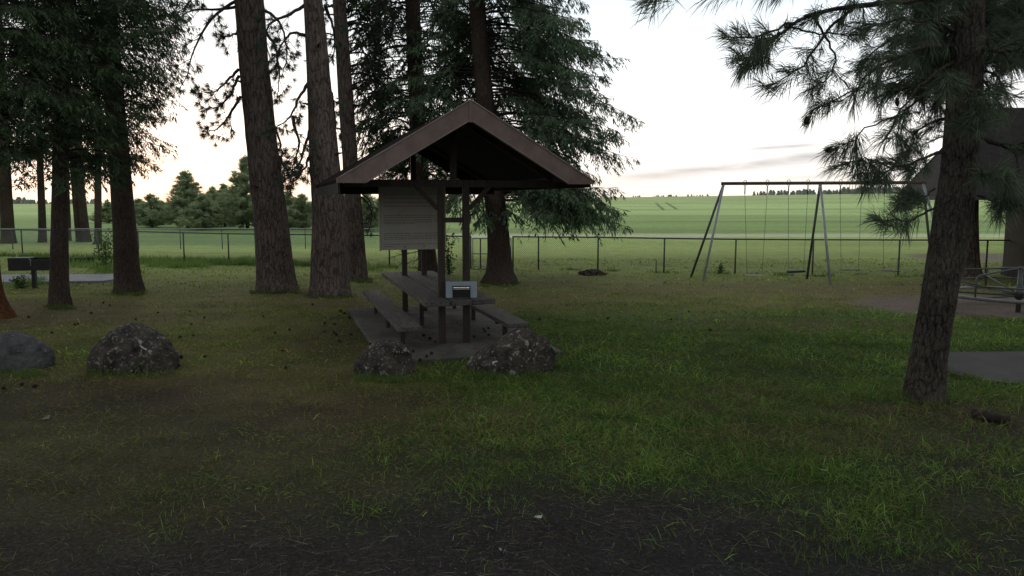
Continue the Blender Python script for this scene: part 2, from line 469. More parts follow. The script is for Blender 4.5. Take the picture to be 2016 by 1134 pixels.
me.materials.append(MAT['ground']); me.update(calc_edges=True)
ground = bpy.data.objects.new('ground', me); COL.objects.link(ground); tag(ground, kind='structure')

# ---------------------------------------------------------------- shelter frame
F0 = (gp(870, 683) + gp(919.5, 680)) / 2
R0 = (gp(797, 618) + gp(837, 618)) / 2
U = (R0 - F0) / np.linalg.norm(R0 - F0); VV = np.array([U[1], -U[0], 0.0]); ZZ = np.array([0, 0, 1.0])
LEN = float(np.linalg.norm(R0 - F0))
AX = np.stack([VV, U, ZZ])
def loc(p):
    q = np.asarray(p) - F0
    return float(np.dot(q, VV)), float(np.dot(q, U)), float(p[2])
SRZ = math.atan2(VV[1], VV[0])
# shelter local coordinates: x to the right (b), y to the back (a), z up
def rslab(name, b0, b1, a0, a1, z0, z1, mat, parent, bev=0):
    m = MB(); m.box(((b0 + b1) / 2, (a0 + a1) / 2, (z0 + z1) / 2), (b1 - b0, a1 - a0, z1 - z0))
    return m.build(name, mat, parent)

def bevel(o, w, seg=2):
    md = o.modifiers.new('bevel', 'BEVEL'); md.width = w; md.segments = seg; md.limit_method = 'ANGLE'
    return o

# slab
sl = thing('concrete_slab', '', '', F0, rz=SRZ)
COL.objects.unlink(sl); bpy.data.objects.remove(sl)
m = MB(); m.box((.12, 1.78, .015), (2.78, 5.95, .09))
cs = m.build('pavement', MAT['slab']); cs.location = F0; cs.rotation_euler = (0, 0, SRZ); bevel(cs, .02); tag(cs, kind='structure')
cs.location = F0 + VV * (-.05)

sh = thing('picnic_shelter', 'open brown gabled picnic shelter on dark posts over the table', 'shelter', F0, rz=SRZ)
PB = .205
for a in (0, LEN):
    for sgn in (-1, 1):
        p = MB(); p.box((sgn * PB, a, 1.345), (.105, .105, 2.57)); bevel(p.build('post', MAT['wood'], sh), .008)
AF, AR, WR, ZR, ZE = -1.18, 4.65, 1.9, 3.81, 2.68
# roof: two sloping slabs in one mesh with thickness
prof_top = [(-WR, ZE), (0, ZR), (WR, ZE)]
th = .05
prof_bot = [(-WR, ZE - th), (0, ZR - th - .01), (WR, ZE - th)]
rv = []
for a in (AF + .02, AR - .02):
    rv += [(b, a, z) for b, z in prof_top] + [(b, a, z) for b, z in prof_bot]
rf = [(0, 1, 7, 6), (1, 2, 8, 7), (5, 4, 10, 11), (4, 3, 9, 10), (0, 6, 9, 3), (2, 5, 11, 8), (0, 3, 4, 1), (1, 4, 5, 2), (6, 7, 10, 9), (7, 8, 11, 10)]
m = MB(); m.add(rv, rf)
m.add([(b * .985, a, z - .004) for b, a, z in rv[3:6] + rv[9:12]], [(1, 0, 3, 4), (2, 1, 4, 5)], 1)
roof = m.build('roof', [MAT['rooftop'], MAT['soffit']], sh)
# bargeboards front and back, ending in a level cut
sl_ = (ZR - ZE) / WR
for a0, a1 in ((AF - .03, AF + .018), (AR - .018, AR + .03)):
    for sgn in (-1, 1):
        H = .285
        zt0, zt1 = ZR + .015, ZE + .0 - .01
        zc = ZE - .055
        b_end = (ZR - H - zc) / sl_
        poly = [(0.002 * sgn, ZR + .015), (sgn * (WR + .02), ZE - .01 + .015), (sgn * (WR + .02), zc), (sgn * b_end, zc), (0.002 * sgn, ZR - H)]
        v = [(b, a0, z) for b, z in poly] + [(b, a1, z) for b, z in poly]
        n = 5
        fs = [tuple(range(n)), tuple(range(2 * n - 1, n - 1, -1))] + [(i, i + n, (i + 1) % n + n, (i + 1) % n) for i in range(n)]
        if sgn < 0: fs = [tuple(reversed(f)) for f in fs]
        mm = MB(); mm.add(v, fs); mm.build('bargeboard', MAT['roof'] if a0 < 0 else MAT['soffit'], sh)  # rear boards take a darker tone, under-roof shade painted in
for sgn in (-1, 1):      # drip edges and board joints on the front bargeboards
    mm = MB(); mm.bar((sgn * .03, AF - .036, ZR - .285 + .0), (sgn * 1.505, AF - .036, ZR - .285 - sl_ * 1.475), .012, .022, up=(0, 1, 0)); mm.build('drip_edge', MAT['trim'], sh)
    mm = MB(); mm.bar((sgn * .01, AF - .036, ZR + .012), (sgn * (WR + .02), AF - .036, ZE + .003), .014, .02, up=(0, 1, 0)); mm.build('drip_edge', MAT['trim'], sh)
mm = MB(); mm.box((0, AF - .037, ZR - .15), (.05, .01, .31)); mm.build('apex_flashing', MAT['roof'], sh)
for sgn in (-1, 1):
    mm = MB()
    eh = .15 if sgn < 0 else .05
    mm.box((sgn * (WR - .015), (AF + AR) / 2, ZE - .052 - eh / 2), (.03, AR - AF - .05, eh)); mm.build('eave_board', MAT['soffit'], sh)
for a in (0.0, LEN):
    rslab('tie_beam', -1.72, 1.72, a - .05, a + .05, 2.63 - (.04 if a < 1 else .13), 2.63 + .075, MAT['wood'] if a < 1 else MAT['soffit'], sh)  # rear beam darker, shade under the roof put into its colour
    rslab('king_post', -.05, .05, a - .045, a + .045, 2.71, ZR - .1, MAT['wood'], sh)
    for sgn in (-1, 1):
        mm = MB(); mm.bar((sgn * .25, a, 2.24), (sgn * .60, a, 2.60), .06, .08, up=(0, 1, 0)); mm.build('knee_brace', MAT['wood'], sh)
        mm = MB(); mm.bar((sgn * 1.66, a, 2.73), (sgn * .05, a, ZR - .12), .07, .1, up=(0, 1, 0)); mm.build('rafter', MAT['wood'], sh)
rslab('cross_rail', -PB + .05, PB - .05, -.03, .03, 2.025, 2.105, MAT['wood'], sh)
mm = MB(); mm.box((0, (AF + AR) / 2, ZR - .115), (.08, AR - AF - .1, .1)); mm.build('ridge_beam', MAT['wood'], sh)
for sgn in (-1, 1):
    mm = MB(); mm.box((sgn * 1.68, (AF + AR) / 2, ZE + .035), (.08, AR - AF - .1, .08)); mm.build('wall_plate', MAT['wood'], sh)

# sign on the rear posts
sb = thing('notice_board', 'large pale notice board with printed lines hung under the shelter roof', 'sign', F0 + U * (LEN - .085) + ZZ * 0, rz=SRZ)
SGL, SGR, SGB, SGT = -.70, .66, 1.36, 2.66
bd = rslab('board', SGL, SGR, -.02, .02, SGB, SGT, MAT['sign'], sb); bevel(bd, .006)
rslab('edge_strip', SGL - .025, SGL - .001, -.028, .028, SGB - .02, SGT, MAT['sign'], sb)
tx = MB()
def textline(z, x0, x1, h=.013):
    x = x0
    while x < x1 - .01:
        w = random.choice((.02, .03, .045, .06, .075))
        x2 = min(x + w, x1)
        k = max(1, int((x2 - x) / .011))
        for i in range(k):
            q0 = x + (x2 - x) * i / k; q1 = q0 + (x2 - x) / k * .78
            hh = h * random.choice((.7, .7, 1.0, 1.15))
            tx.add([(q0, -.0225, z), (q1, -.0225, z), (q1, -.0225, z + hh), (q0, -.0225, z + hh)], [(0, 1, 2, 3)])
        x = x2 + .012
def sz(py): return CH + (HOR - py) / FPX * 16.45
for y in (383, 391, 399, 406): textline(sz(y), SGL + .08, SGR - .08)
for y, e in ((424, 1), (428, 1), (433, 1), (437, 1), (440, .55)): textline(sz(y), SGL + .07, SGL + (SGR - SGL - .07) * e)
textline(sz(452), SGL + .07, SGL + .10)
for y, e in ((459, 1), (463, 1), (466.5, 1), (470, .97)): textline(sz(y), SGL + .07, SGL + (SGR - SGL - .05) * e)
for y, e in ((480, 1), (484.5, .2)): textline(sz(y), SGL + .07, SGL + (SGR - SGL - .05) * e)
tx.build('lettering', MAT['ink'], sb)
for bx in (-.21, .19):
    mm = MB(); mm.tube([(bx, -.03, 1.43), (bx, -.02, 1.43)], .014, 8); mm.build('bolt', MAT['black'], sb)

# table
TT = .82
tb = thing('picnic_table', 'long weathered three-plank picnic table built around the shelter posts', 'table', F0, rz=SRZ)
t0 = loc(gp(838, 595.5, TT)); t1 = loc(gp(761, 536, TT))
ta0, ta1 = t0[1], t1[1]
for b0, b1, da in ((-.585, -.19, 0), (-.165, .165, .03), (.19, .565, .1)):
    o = rslab('plank', b0, b1, ta0 + da, ta1 + (.1 if b0 > -.5 else 0), TT - .075, TT, MAT['plank'], tb); bevel(o, .008)
lm = loc(gp(831, 647))[1]
for sgn in (-1, 1):
    rslab('leg', sgn * .2 - .035, sgn * .2 + .035, lm - .035, lm + .035, .05, TT - .155, MAT['wood'], tb)
for a in (lm, .08, LEN - .08):
    rslab('cross_bearer', -.5, .5, a - .04, a + .04, TT - .155, TT - .077, MAT['wood'], tb)
# benches
BT = .45
def bench(label, pts, corner_px, rear_px, bcen):
    f = loc(gp(*corner_px, BT)); r = loc(gp(*rear_px, BT))
    t = thing('bench', label, 'bench', F0, 'plank benches beside the picnic table', SRZ)
    bevel(rslab('seat_plank', bcen - .185, bcen + .185, f[1], r[1], BT - .07, BT, MAT['plank'], t), .008)
    for px, py in pts:
        l = loc(gp(px, py))
        rslab('leg', bcen - .035, bcen + .035, l[1] - .035, l[1] + .035, .05, BT - .115, MAT['wood'], t)
        rslab('cleat', bcen - .16, bcen + .16, l[1] - .035, l[1] + .035, BT - .115, BT - .072, MAT['wood'], t)
b_l = loc(gp(793, 684))[0]; b_r = loc(gp(994, 675))[0]
bench('long plank bench on the left side of the picnic table', [(793, 684), (761, 651), (738.5, 623)], (822, 643.7), (727, 572), b_l)
bench('long plank bench on the right side of the picnic table, half hidden behind the tabletop', [(994, 675), (937, 636), (892, 613)], (1012, 637), (905, 583), b_r)

# metal box on the table
bl = loc(gp(868.5, 583, TT)); br = loc(gp(931.5, 581, TT))
bw = .50
bx = thing('metal_box', 'pale blue-grey metal box with dark slatted opening standing on the table end', 'box', F0 + VV * ((bl[0] + br[0]) / 2 + .0) + U * (-.20) + ZZ * TT, rz=SRZ - .22)
BH, BD = .262, .10
WX, WZ0, WZ1 = .132, .018, .185
mm = MB()
mm.box((0, BD / 2, BH / 2), (bw, BD, BH))
cas = mm.build('casing', MAT['boxm'], bx); bevel(cas, .008, 3)
mm = MB()
for a0, a1, z0, z1 in ((-WX - .012, -WX, WZ0, WZ1), (WX, WX + .012, WZ0, WZ1), (-WX - .012, WX + .012, WZ1, WZ1 + .012), (-WX - .012, WX + .012, WZ0 - .012, WZ0)):
    mm.box(((a0 + a1) / 2, -.006, (z0 + z1) / 2), (a1 - a0, .012, z1 - z0))
mm.build('frame', MAT['black'], bx)
mm = MB(); mm.box((0, -.002, (WZ0 + WZ1) / 2), (2 * WX, .004, WZ1 - WZ0)); mm.build('dark_panel', MAT['glass'], bx)
for k in range(5):
    mm = MB(); mm.bar((-WX + .004, -.008, .035 + k * .022), (WX - .004, -.008, .035 + k * .022), .006, .008); mm.build('slat', MAT['black'], bx)
mm = MB()
n = 8
mm.tube([(-WX + .003, -.010, .166), (WX - .003, -.010, .166)], .016, 12)
o = mm.build('reflection_bar', MAT['chrome'], bx, smooth=True)  # bar added to stand for the bright reflection in the panel
mm = MB(); mm.tube([(-WX + .003, -.010, .143), (WX - .003, -.010, .143)], .005, 8); mm.build('reflection_rod', MAT['chrome'], bx, smooth=True)  # thin rod added for the same panel reflection

# ---------------------------------------------------------------- rocks
def rock(label, px0, px1, pyt, pyb, mat, seed, prof, depth=.72):
    c = gp((px0 + px1) / 2, pyb - 9)
    d = c[1] + .25
    w = (px1 - px0) / FPX * d; h = (pyb - pyt) / FPX * d * 1.02
    import bmesh
    bm = bmesh.new(); bmesh.ops.create_icosphere(bm, subdivisions=6, radius=1)
    off = Vector((seed * 3.7, seed * 1.3, seed * 2.1))
    for v in bm.verts:
        p = v.co.copy()
        # flatten in facets: voronoi-like planes
        q = p.copy()
        for k in range(16):
            dirv = mnoise.random_unit_vector() if False else Vector((math.sin(seed * 9 + k * 2.4), math.cos(seed * 5 + k * 1.7), math.sin(k * 3.1 + seed))).normalized()
            lim = .84 + .10 * math.sin(k * 4.7 + seed)
            dd = q.dot(dirv)
            if dd > lim: q -= dirv * (dd - lim) * (.55 if seed == 2 else .9)
        nz = mnoise.fractal(q * 1.6 + off, .9, 2.0, 6) * .10 + mnoise.fractal(q * 6 + off, .8, 2.0, 5) * .035 + mnoise.fractal(q * 22 + off, .8, 2.0, 3) * .012
        q = q * (1 + nz)
        xx = q.x
        top = np.interp(xx, [-1.1, -.8, -.4, 0, .4, .8, 1.1], prof)
        z = abs(q.z) ** (.48 if seed == 2 else .6) * (1 if q.z > 0 else -1)
        zz = z * top * h if z > 0 else z * .12 * h
        v.co = Vector((math.copysign(abs(xx) ** .9, xx) * w / 2 * 1.06, q.y * depth * w / 2, zz * .93 + .01))
    me_ = bpy.data.meshes.new('boulder'); bm.to_mesh(me_); bm.free()
    me_.polygons.foreach_set('use_smooth', np.ones(len(me_.polygons), bool)); me_.materials.append(mat)
    o = bpy.data.objects.new('boulder', me_); COL.objects.link(o); o.location = (c[0], c[1] + .22, 0)
    return tag(o, label, 'boulder', 'boulders along the edge of the lawn')
rock('grey boulder cut off by the left edge of the picture', -60, 80, 671, 738, MAT['rockb'], 1, [1, 1.05, 1.1, 1.1, .95, .85, .7])
rock('large rounded lichen-flecked boulder on the left lawn', 170, 330, 655, 741, MAT['rock'], 2, [.75, .95, 1.08, 1.1, .98, .85, .8])
rock('low dark boulder in front of the left bench', 694, 806, 686, 750, MAT['rock'], 3, [.6, .85, 1.0, 1.08, 1.08, 1.1, 1.0], .8)
rock('wedge-shaped boulder rising to a peak on its right, at the slab corner', 924, 1090, 653, 745, MAT['rock'], 4, [.40, .50, .66, .86, 1.06, 1.35, 1.4], .6)

# ---------------------------------------------------------------- trees
def smooth_path(pts, n):
    pts = np.asarray(pts, float)
    t = np.concatenate([[0], np.cumsum(np.linalg.norm(np.diff(pts, axis=0), axis=1))]); t /= t[-1]
    u = np.linspace(0, 1, n)
    p = np.stack([np.interp(u, t, pts[:, i]) for i in range(pts.shape[1])], -1)
    if n > 6:
        for _ in range(2):
            p[1:-1] = (p[:-2] + 2 * p[1:-1] + p[2:]) / 4
    return p

def trunk_mesh(path, rad, mat, parent, origin, flare=.35, seed=0, n=26, rings=70, rough=.05, name='trunk'):
    """path: points from the ground up, rad: radii at them"""
    P = smooth_path(np.concatenate([np.asarray(path, float), np.asarray(rad, float)[:, None]], 1), rings)
    ang = np.linspace(0, 2 * math.pi, n, endpoint=False)
    h = P[:, 2:3]
    r = P[:, 3:4] * (1 + flare * np.exp(-np.maximum(h, 0) / .22) * (1 + .45 * np.sin(ang * 3 + seed) + .3 * np.sin(ang * 5 + seed * 2)))
    a2 = ang[None, :] + h * .12
    nz = fbm(np.cos(ang)[None, :] * 2.2 + 7 + seed + 0 * h, h * 1.1 + np.sin(ang)[None, :] * 2.2, 4 + seed) - .5
    nf = fbm(ang[None, :] * 4.0 + seed + 0 * h, h * 2.2, 31 + seed) - .5
    # make angular noise periodic by blending at the seam
    bl_ = np.clip((ang - 5.2) / (2 * math.pi - 5.2), 0, 1)[None, :]
    nf0 = fbm((ang[None, :] - 2 * math.pi) * 4.0 + seed + 0 * h, h * 2.2, 31 + seed) - .5
    nf = nf * (1 - bl_) + nf0 * bl_
    r = r * (1 + rough * 1.6 * nz + rough * 2.0 * nf)
    v = np.stack([P[:, 0:1] + r * np.cos(ang), P[:, 1:2] + r * np.sin(ang), h + 0 * r], -1).reshape(-1, 3)
    f = []
    for i in range(rings - 1):
        for k in range(n):
            k2 = (k + 1) % n
            f.append((i * n + k, i * n + k2, (i + 1) * n + k2, (i + 1) * n + k))
    f.append(tuple((rings - 1) * n + k for k in range(n)))
    m = MB(); m.add(v, f)
    return m.build(name, mat, parent, origin, smooth=True)

def px_trunk(pts, d, top_extra, rtop):
    """pts: (px, py, width px) from base up; continues straight above the frame"""
    base = gp(pts[0][0], pts[0][1]); d = base[1]
    path, rad = [], []
    for px, py, w in pts:
        p = at(px, py, d); path.append(p); rad.append(w / 2 / FPX * d)
    path[0][2] = -.12
    dirv = path[-1] - path[-2]; dirv = dirv / dirv[2]
    for k in range(1, 6):
        path.append(path[-1] + dirv * top_extra / 5 * (1 - .05 * k)); rad.append(rad[-1] * (1 - k / 5.5) ** .0 * 1.0)
    n0 = len(pts)
    r0 = rad[n0 - 1]
    for k in range(1, 6): rad[n0 - 1 + k] = r0 + (rtop - r0) * k / 5
    return base, np.array(path), np.array(rad)

def on_path(path, rad, z):
    return np.array([np.interp(z, path[:, 2], path[:, 0]), np.interp(z, path[:, 2], path[:, 1]), z]), float(np.interp(z, path[:, 2], rad))

def fir_crown(mb, path, rad, z0, z1, n, Lf, skip=None, droop=.55, dens=1.0, bl=(.12, .23), bw=.026, up=.22, azs=None, bare=.2, sub=.09, wood=True, hang=.35):
    """whorls of drooping boughs with hanging sprays; Lf(z, az) gives the length. Material 0 = wood, 1 = needles"""
    P0s, D1s, L1s = [], [], []
    for i in range(n):
        z = z0 + (z1 - z0) * ((i + RNG.random()) / n)
        az = RNG.uniform(-math.pi, math.pi)
        for _ in range(30):
            if skip is None or not skip(z, az): break
            az = RNG.uniform(-math.pi, math.pi)
        L = Lf(z, az) * RNG.uniform(.75, 1.1)
        if L < .25: continue
        st, r = on_path(path, rad, z)
        h = np.array([math.cos(az), math.sin(az), 0]); lat = np.array([-h[1], h[0], 0])
        s = np.linspace(0, 1, 10)
        bend = RNG.uniform(-.15, .15)
        zz = L * (up * RNG.uniform(.6, 1.3) * s - droop * RNG.uniform(.7, 1.2) * s ** 2 + .35 * droop * s ** 4)
        B = st + h * (r * .7 + L * s)[:, None] + lat * (bend * L * s ** 2)[:, None] + ZZ * zz[:, None]
        if wood: mb.tube(B, np.linspace(.008 + .006 * L, .003, 10), 4, cap=False)
        k = max(4, int(L / sub * dens))
        si = np.sort(RNG.uniform(bare, 1.0, k))
        p0 = np.stack([np.interp(si, s, B[:, c]) for c in range(3)], -1)
        tan = norm(np.stack([np.interp(si, s, np.gradient(B[:, c])) for c in range(3)], -1))
        sd = np.where(np.arange(k) % 2 == 0, 1, -1) * RNG.uniform(.5, 1.1, k)
        D = norm(tan * RNG.uniform(.45, .9, k)[:, None] + lat * sd[:, None] + ZZ * RNG.uniform(-.55 - hang, .2, k)[:, None])
        L1 = (.40 * L * (1.02 - si) ** .75 * np.minimum(1, si * 3.0) + .14) * RNG.uniform(.6, 1.15, k)
        P0s.append(p0); D1s.append(D); L1s.append(L1)
    if not P0s: return
    P0, D1, L1 = np.concatenate(P0s), np.concatenate(D1s), np.concatenate(L1s)
    # secondary twigs as thin triangles
    mb.tris(blades(P0, D1, L1, np.full(len(P0), .012)), 0)
    reps = np.maximum(3, (L1 / .030 * dens).astype(int))
    ii = np.repeat(np.arange(len(P0)), reps)
    t = RNG.random(len(ii)) ** .85
    q = P0[ii] + D1[ii] * (L1[ii] * t)[:, None] - ZZ * (.32 * L1[ii] * t * t)[:, None]
    latv = norm(np.cross(D1[ii], ZZ + .01))
    sd = RNG.choice([-1, 1], len(ii)) * RNG.uniform(.2, 1, len(ii))
    dd = norm(D1[ii] * RNG.uniform(.3, .9, len(ii))[:, None] + latv * sd[:, None] + ZZ * (RNG.uniform(-.9, .35, len(ii)) - hang)[:, None])
    ll = RNG.uniform(bl[0], bl[1], len(ii)) * (1.1 - .4 * t)
    ww = RNG.uniform(.6, 1.2, len(ii)) * bw
    # lozenge: two triangles so that a spray is broadest in its middle
    r = RNG.normal(size=(len(ii), 3)) * .6 + ZZ
    side = norm(np.cross(dd, r)) * (ww / 2)[:, None]
    mid = q + dd * (ll * .42)[:, None]; tip = q + dd * ll[:, None]
    mb.tris(np.stack([q, mid + side, mid - side], 1), 1)
    mb.tris(np.stack([mid - side, mid + side, tip], 1), 1)

def tufts(mb, P, D, n, L, W, spread=.9, along=.1, grav=.25, mi=1):
    """needle brushes: at each P a bundle of n needles opening around D, rooted over the last `along` metres"""
    ii = np.repeat(np.arange(len(P)), n)
    r = RNG.normal(size=(len(ii), 3)); d = D[ii]
    r = norm(r - d * np.sum(r * d, -1, keepdims=True))
    sp = spread * RNG.uniform(.25, 1.25, len(ii))
    dd = norm(d * np.cos(sp)[:, None] + r * np.sin(sp)[:, None] - ZZ * (grav * RNG.random(len(ii)))[:, None])
    q = P[ii] - d * (along * RNG.random(len(ii)))[:, None]
    mb.tris(blades(q, dd, L * RNG.uniform(.65, 1.1, len(ii)), np.full(len(ii), W)), mi)

def brush(mb, P, D, n, L, W, spread, along, grav, mi=1):
    ii = np.repeat(np.arange(len(P)), n); m = len(ii)
    r = RNG.normal(size=(m, 3)); d = D[ii]
    r = norm(r - d * np.sum(r * d, -1, keepdims=True))
    u = RNG.random(m)
    sp = spread * RNG.uniform(.15, 1.2, m) * (.55 + .6 * u)
    dd = norm(d * np.cos(sp)[:, None] + r * np.sin(sp)[:, None])
    q = P[ii] - d * (along * u)[:, None]
    ll = L * RNG.uniform(.55, 1.12, m)
    g = grav * RNG.uniform(.5, 1.3, m)
    m1 = q + dd * (ll * .5)[:, None] - ZZ * (g * .12 * ll)[:, None]
    tp = q + dd * (ll * .96)[:, None] - ZZ * (g * .5 * ll)[:, None]
    side = norm(np.cross(dd, RNG.normal(size=(m, 3)))) * (W / 2)
    mb.tris(np.stack([q, m1 + side, m1 - side], 1), mi)
    mb.tris(np.stack([m1 - side, m1 + side, tp], 1), mi)

def pine_limb(mb, pts, r0, ntw, twl, needles, nl, nw, from_=.25, spread=.95, along=.12, r1=.006, tip=True, grav=.25, sides=5, droop=.2, limb=None, bent=False):
    """a limb along pts with side twigs ending in needle brushes; limb: another MB for the wood of the limb itself"""
    B = smooth_path(pts, 14)
    B[1:-1] += RNG.normal(size=(12, 3)) * .012 * min(1.0, np.linalg.norm(B[-1] - B[0]))
    (limb or mb).tube(B, np.linspace(r0, r1, 14), sides, cap=True)
    s = np.linspace(0, 1, 14)
    TP, TD = [], []
    for k in range(ntw):
        si = from_ + (1 - from_) * (k + RNG.random()) / ntw
        p = np.array([np.interp(si, s, B[:, c]) for c in range(3)])
        tan = norm(np.array([np.interp(si, s, np.gradient(B[:, c])) for c in range(3)]))
        rr = RNG.normal(size=3); rr = norm(rr - tan * np.dot(rr, tan))
        d = norm(tan * RNG.uniform(.3, .9) + rr * RNG.uniform(.5, 1.0) - ZZ * droop * RNG.random())
        l = twl * RNG.uniform(.45, 1.15) * (1.1 - .5 * si)
        m_ = p + d * l * .55 - ZZ * .04 * l
        e = p + d * l + ZZ * RNG.uniform(-.12, .18) * l
        mb.tube([p, m_, e], [max(.0035, r1 * .9), r1 * .75, r1 * .55], 4, cap=False)
        TP.append(e); TD.append(norm(e - m_))
        if RNG.random() < .55:
            rr = RNG.normal(size=3); d2 = norm(d + rr * .45)
            e2 = m_ + d2 * l * .45
            mb.tube([m_, e2], [r1 * .7, r1 * .5], 4, cap=False); TP.append(e2); TD.append(norm(d2 + ZZ * .1))
    if tip: TP.append(B[-1]); TD.append(norm(B[-1] - B[-2]))
    (brush if limb is not None or bent else tufts)(mb, np.array(TP), np.array(TD), needles, nl, nw, spread, along, grav)
    return B

def tree(name, label, cat, pts, top_extra, rtop, mat, group=None, **kw):
    base, path, rad = px_trunk(pts, 0, top_extra, rtop)
    t = thing(name, label, cat, (base[0], base[1], 0), group)
    trunk_mesh(path, rad, mat, t, (base[0], base[1], 0), **kw)
    return t, base, path, rad

GP = 'tall pines standing on the lawn'
# three big ponderosas left of the shelter
tI, bI, pI, rI = tree('pine_tree', 'thickest pine trunk, furthest left of the three beside the shelter', 'tree', [(546, 570, 76), (533, 430, 66), (512, 250, 58), (499, 120, 55), (490, 0, 54)], 7, .16, MAT['bark'], GP, seed=1, flare=.12)
tJ, bJ, pJ, rJ = tree('pine_tree', 'pine with pale plated bark, the middle trunk of the three left of the shelter', 'tree', [(650, 580, 78), (648, 430, 66), (638, 300, 56), (626, 130, 43), (616, 0, 36)], 7, .12, MAT['bark'], GP, seed=2, flare=.12)
tK, bK, pK, rK = tree('pine_tree', 'slimmer dark pine just left of the shelter, behind its left eave', 'tree', [(706, 549, 36), (698, 430, 33), (688, 300, 30), (678, 150, 28), (668, 0, 25)], 6, .1, MAT['bark'], GP, seed=3, flare=.15)
def limbs_px(t, base, lst, d0, prm, mat=MAT['pine']):
    mb = MB()
    for pts in lst:
        P = [at(px, py, d0 + dz) for px, py, dz in pts]
        pine_limb(mb, P, prm['r0'], prm['n'], prm['l'], prm['k'], prm['nl'], prm['nw'], from_=prm.get('f', .2), r1=.008, droop=.5, spread=1.1, along=.07, grav=.3)
    return mb
prm = dict(r0=.045, n=15, l=.55, k=38, nl=.20, nw=.013)
dI = bI[1]
mb = limbs_px(tI, bI, [
    [(468, 0, 0), (430, 22, -.3), (398, 58, -.6), (380, 105, -.8), (370, 150, -.9), (352, 176, -1)],
    [(470, 12, 0), (420, 20, .4), (375, 18, .7), (345, 42, .8), (330, 60, .8)],
    [(470, 137, 0), (448, 158, -.4), (425, 182, -.6), (392, 184, -.7)],
    [(470, 150, 0), (455, 185, -.6), (435, 214, -.8), (398, 212, -1)],
    [(474, 190, 0), (448, 235, -.4), (420, 262, -.6), (394, 250, -.8)],
    [(476, 60, 0), (455, 70, .5), (430, 78, .6)],
    [(520, 20, 0), (540, 30, -.5), (560, 60, -.8), (566, 110, -1), (556, 150, -1)],
    [(520, 60, 0), (540, 85, .5), (552, 140, .8), (545, 200, .9)],
    [(545, 300, .3), (560, 330, .4), (575, 350, .5), (592, 340, .6)],
    [(535, 240, .2), (548, 265, .5), (556, 300, .5), (550, 330, .5)],
    [(468, -40, 0), (420, -30, -.5), (385, -10, -.8), (360, 20, -1), (340, 30, -1)],
], dI, prm)
for i in range(26):      # crown above the picture
    z = RNG.uniform(8.2, 13.6); az = RNG.uniform(-3.1, 3.1); st, r = on_path(pI, rI, min(z, pI[-1, 2]))
    L = RNG.uniform(1.4, 2.6); e = st + np.array([math.cos(az), math.sin(az), -.1]) * L
    pine_limb(mb, [st, (st + e) / 2 + ZZ * .2, e], .04, 9, .6, 22, .18, .014)
mb.build('crown', [MAT['twig'], MAT['pine']], tI, (bI[0], bI[1], 0))
dJ = bJ[1]
mb = limbs_px(tJ, bJ, [
    [(606, 165, 0), (585, 200, -.4), (576, 228, -.5), (545, 250, -.7), (530, 258, -.8)],
    [(577, 228, -.5), (582, 255, -.6), (592, 285, -.7), (580, 320, -.8), (572, 345, -.8)],
    [(600, 10, 0), (570, 30, -.3), (530, 42, -.5), (520, 70, -.6), (535, 120, -.7)],
    [(600, 70, 0), (575, 62, .4), (550, 90, .8), (545, 130, .9)],
    [(612, 250, .2), (598, 300, .6), (588, 330, .8), (565, 340, .9), (552, 310, .9)],
    [(612, 300, .2), (600, 330, -.5), (585, 352, -.6), (570, 368, -.6)],
    [(640, 10, 0), (652, 40, .4), (660, 80, .8), (655, 120, 1)],
    [(645, 160, .2), (655, 190, .6), (662, 240, .9), (658, 290, 1)],
], dJ, prm)
for i in range(22):
    z = RNG.uniform(8.0, 13.4); az = RNG.uniform(-3.1, 3.1); st, r = on_path(pJ, rJ, min(z, pJ[-1, 2]))
    L = RNG.uniform(1.4, 2.4); e = st + np.array([math.cos(az), math.sin(az), -.1]) * L
    pine_limb(mb, [st, (st + e) / 2 + ZZ * .2, e], .04, 9, .6, 22, .18, .014)
mb.build('crown', [MAT['twig'], MAT['pine']], tJ, (bJ[0], bJ[1], 0))
dK = bK[1]
lk = []
for i in range(24):
    py = RNG.uniform(-40, 210); x0 = 680 if py < 100 else 686
    ln = RNG.uniform(60, 130) ; dr = RNG.uniform(20, 120); dz = RNG.uniform(-1, 1.2)
    lk.append([(x0, py, 0), (x0 + ln * .35, py - RNG.uniform(0, 20), dz * .4), (x0 + ln * .75, py + dr * .35, dz * .8), (x0 + ln, py + dr, dz)])
for i in range(7):
    py = RNG.uniform(-60, 140); ln = RNG.uniform(30, 60)
    lk.append([(662, py, 0), (662 - ln * .5, py - 4, .5), (662 - ln, py + RNG.uniform(10, 70), .9)])
lk += [[(700, 385, .4), (725, 395, .6), (733, 430, .8), (722, 462, .9)], [(700, 375, .2), (720, 385, .2), (735, 410, .2), (725, 440, .1)]]
mb = limbs_px(tK, bK, lk, dK, dict(r0=.03, n=12, l=.5, k=22, nl=.15, nw=.012, f=.3))
mb.build('crown', [MAT['twig'], MAT['pine']], tK, (bK[0], bK[1], 0))

for t_, b_, p_, r_, zs in ((tI, bI, pI, rI, ((2.6, -1.9), (4.1, -.4), (5.3, -2.6))), (tJ, bJ, pJ, rJ, ((3.4, -.5), (4.6, -2.4), (6.0, -1.2))), (tK, bK, pK, rK, ((3.0, -.2), (4.4, -2.8), (5.6, .2)))):
    for z, az in zs:
        c, r = on_path(p_, r_, z); d = np.array([math.cos(az), math.sin(az), .25]); mb = MB()
        mb.tube([c + d * r * .8, c + d * (r + .10), c + d * (r + .22) - ZZ * .02], [.034, .026, .014], 7); mb.build('branch_stub', MAT['bark2'], t_, (b_[0], b_[1], 0), smooth=True)

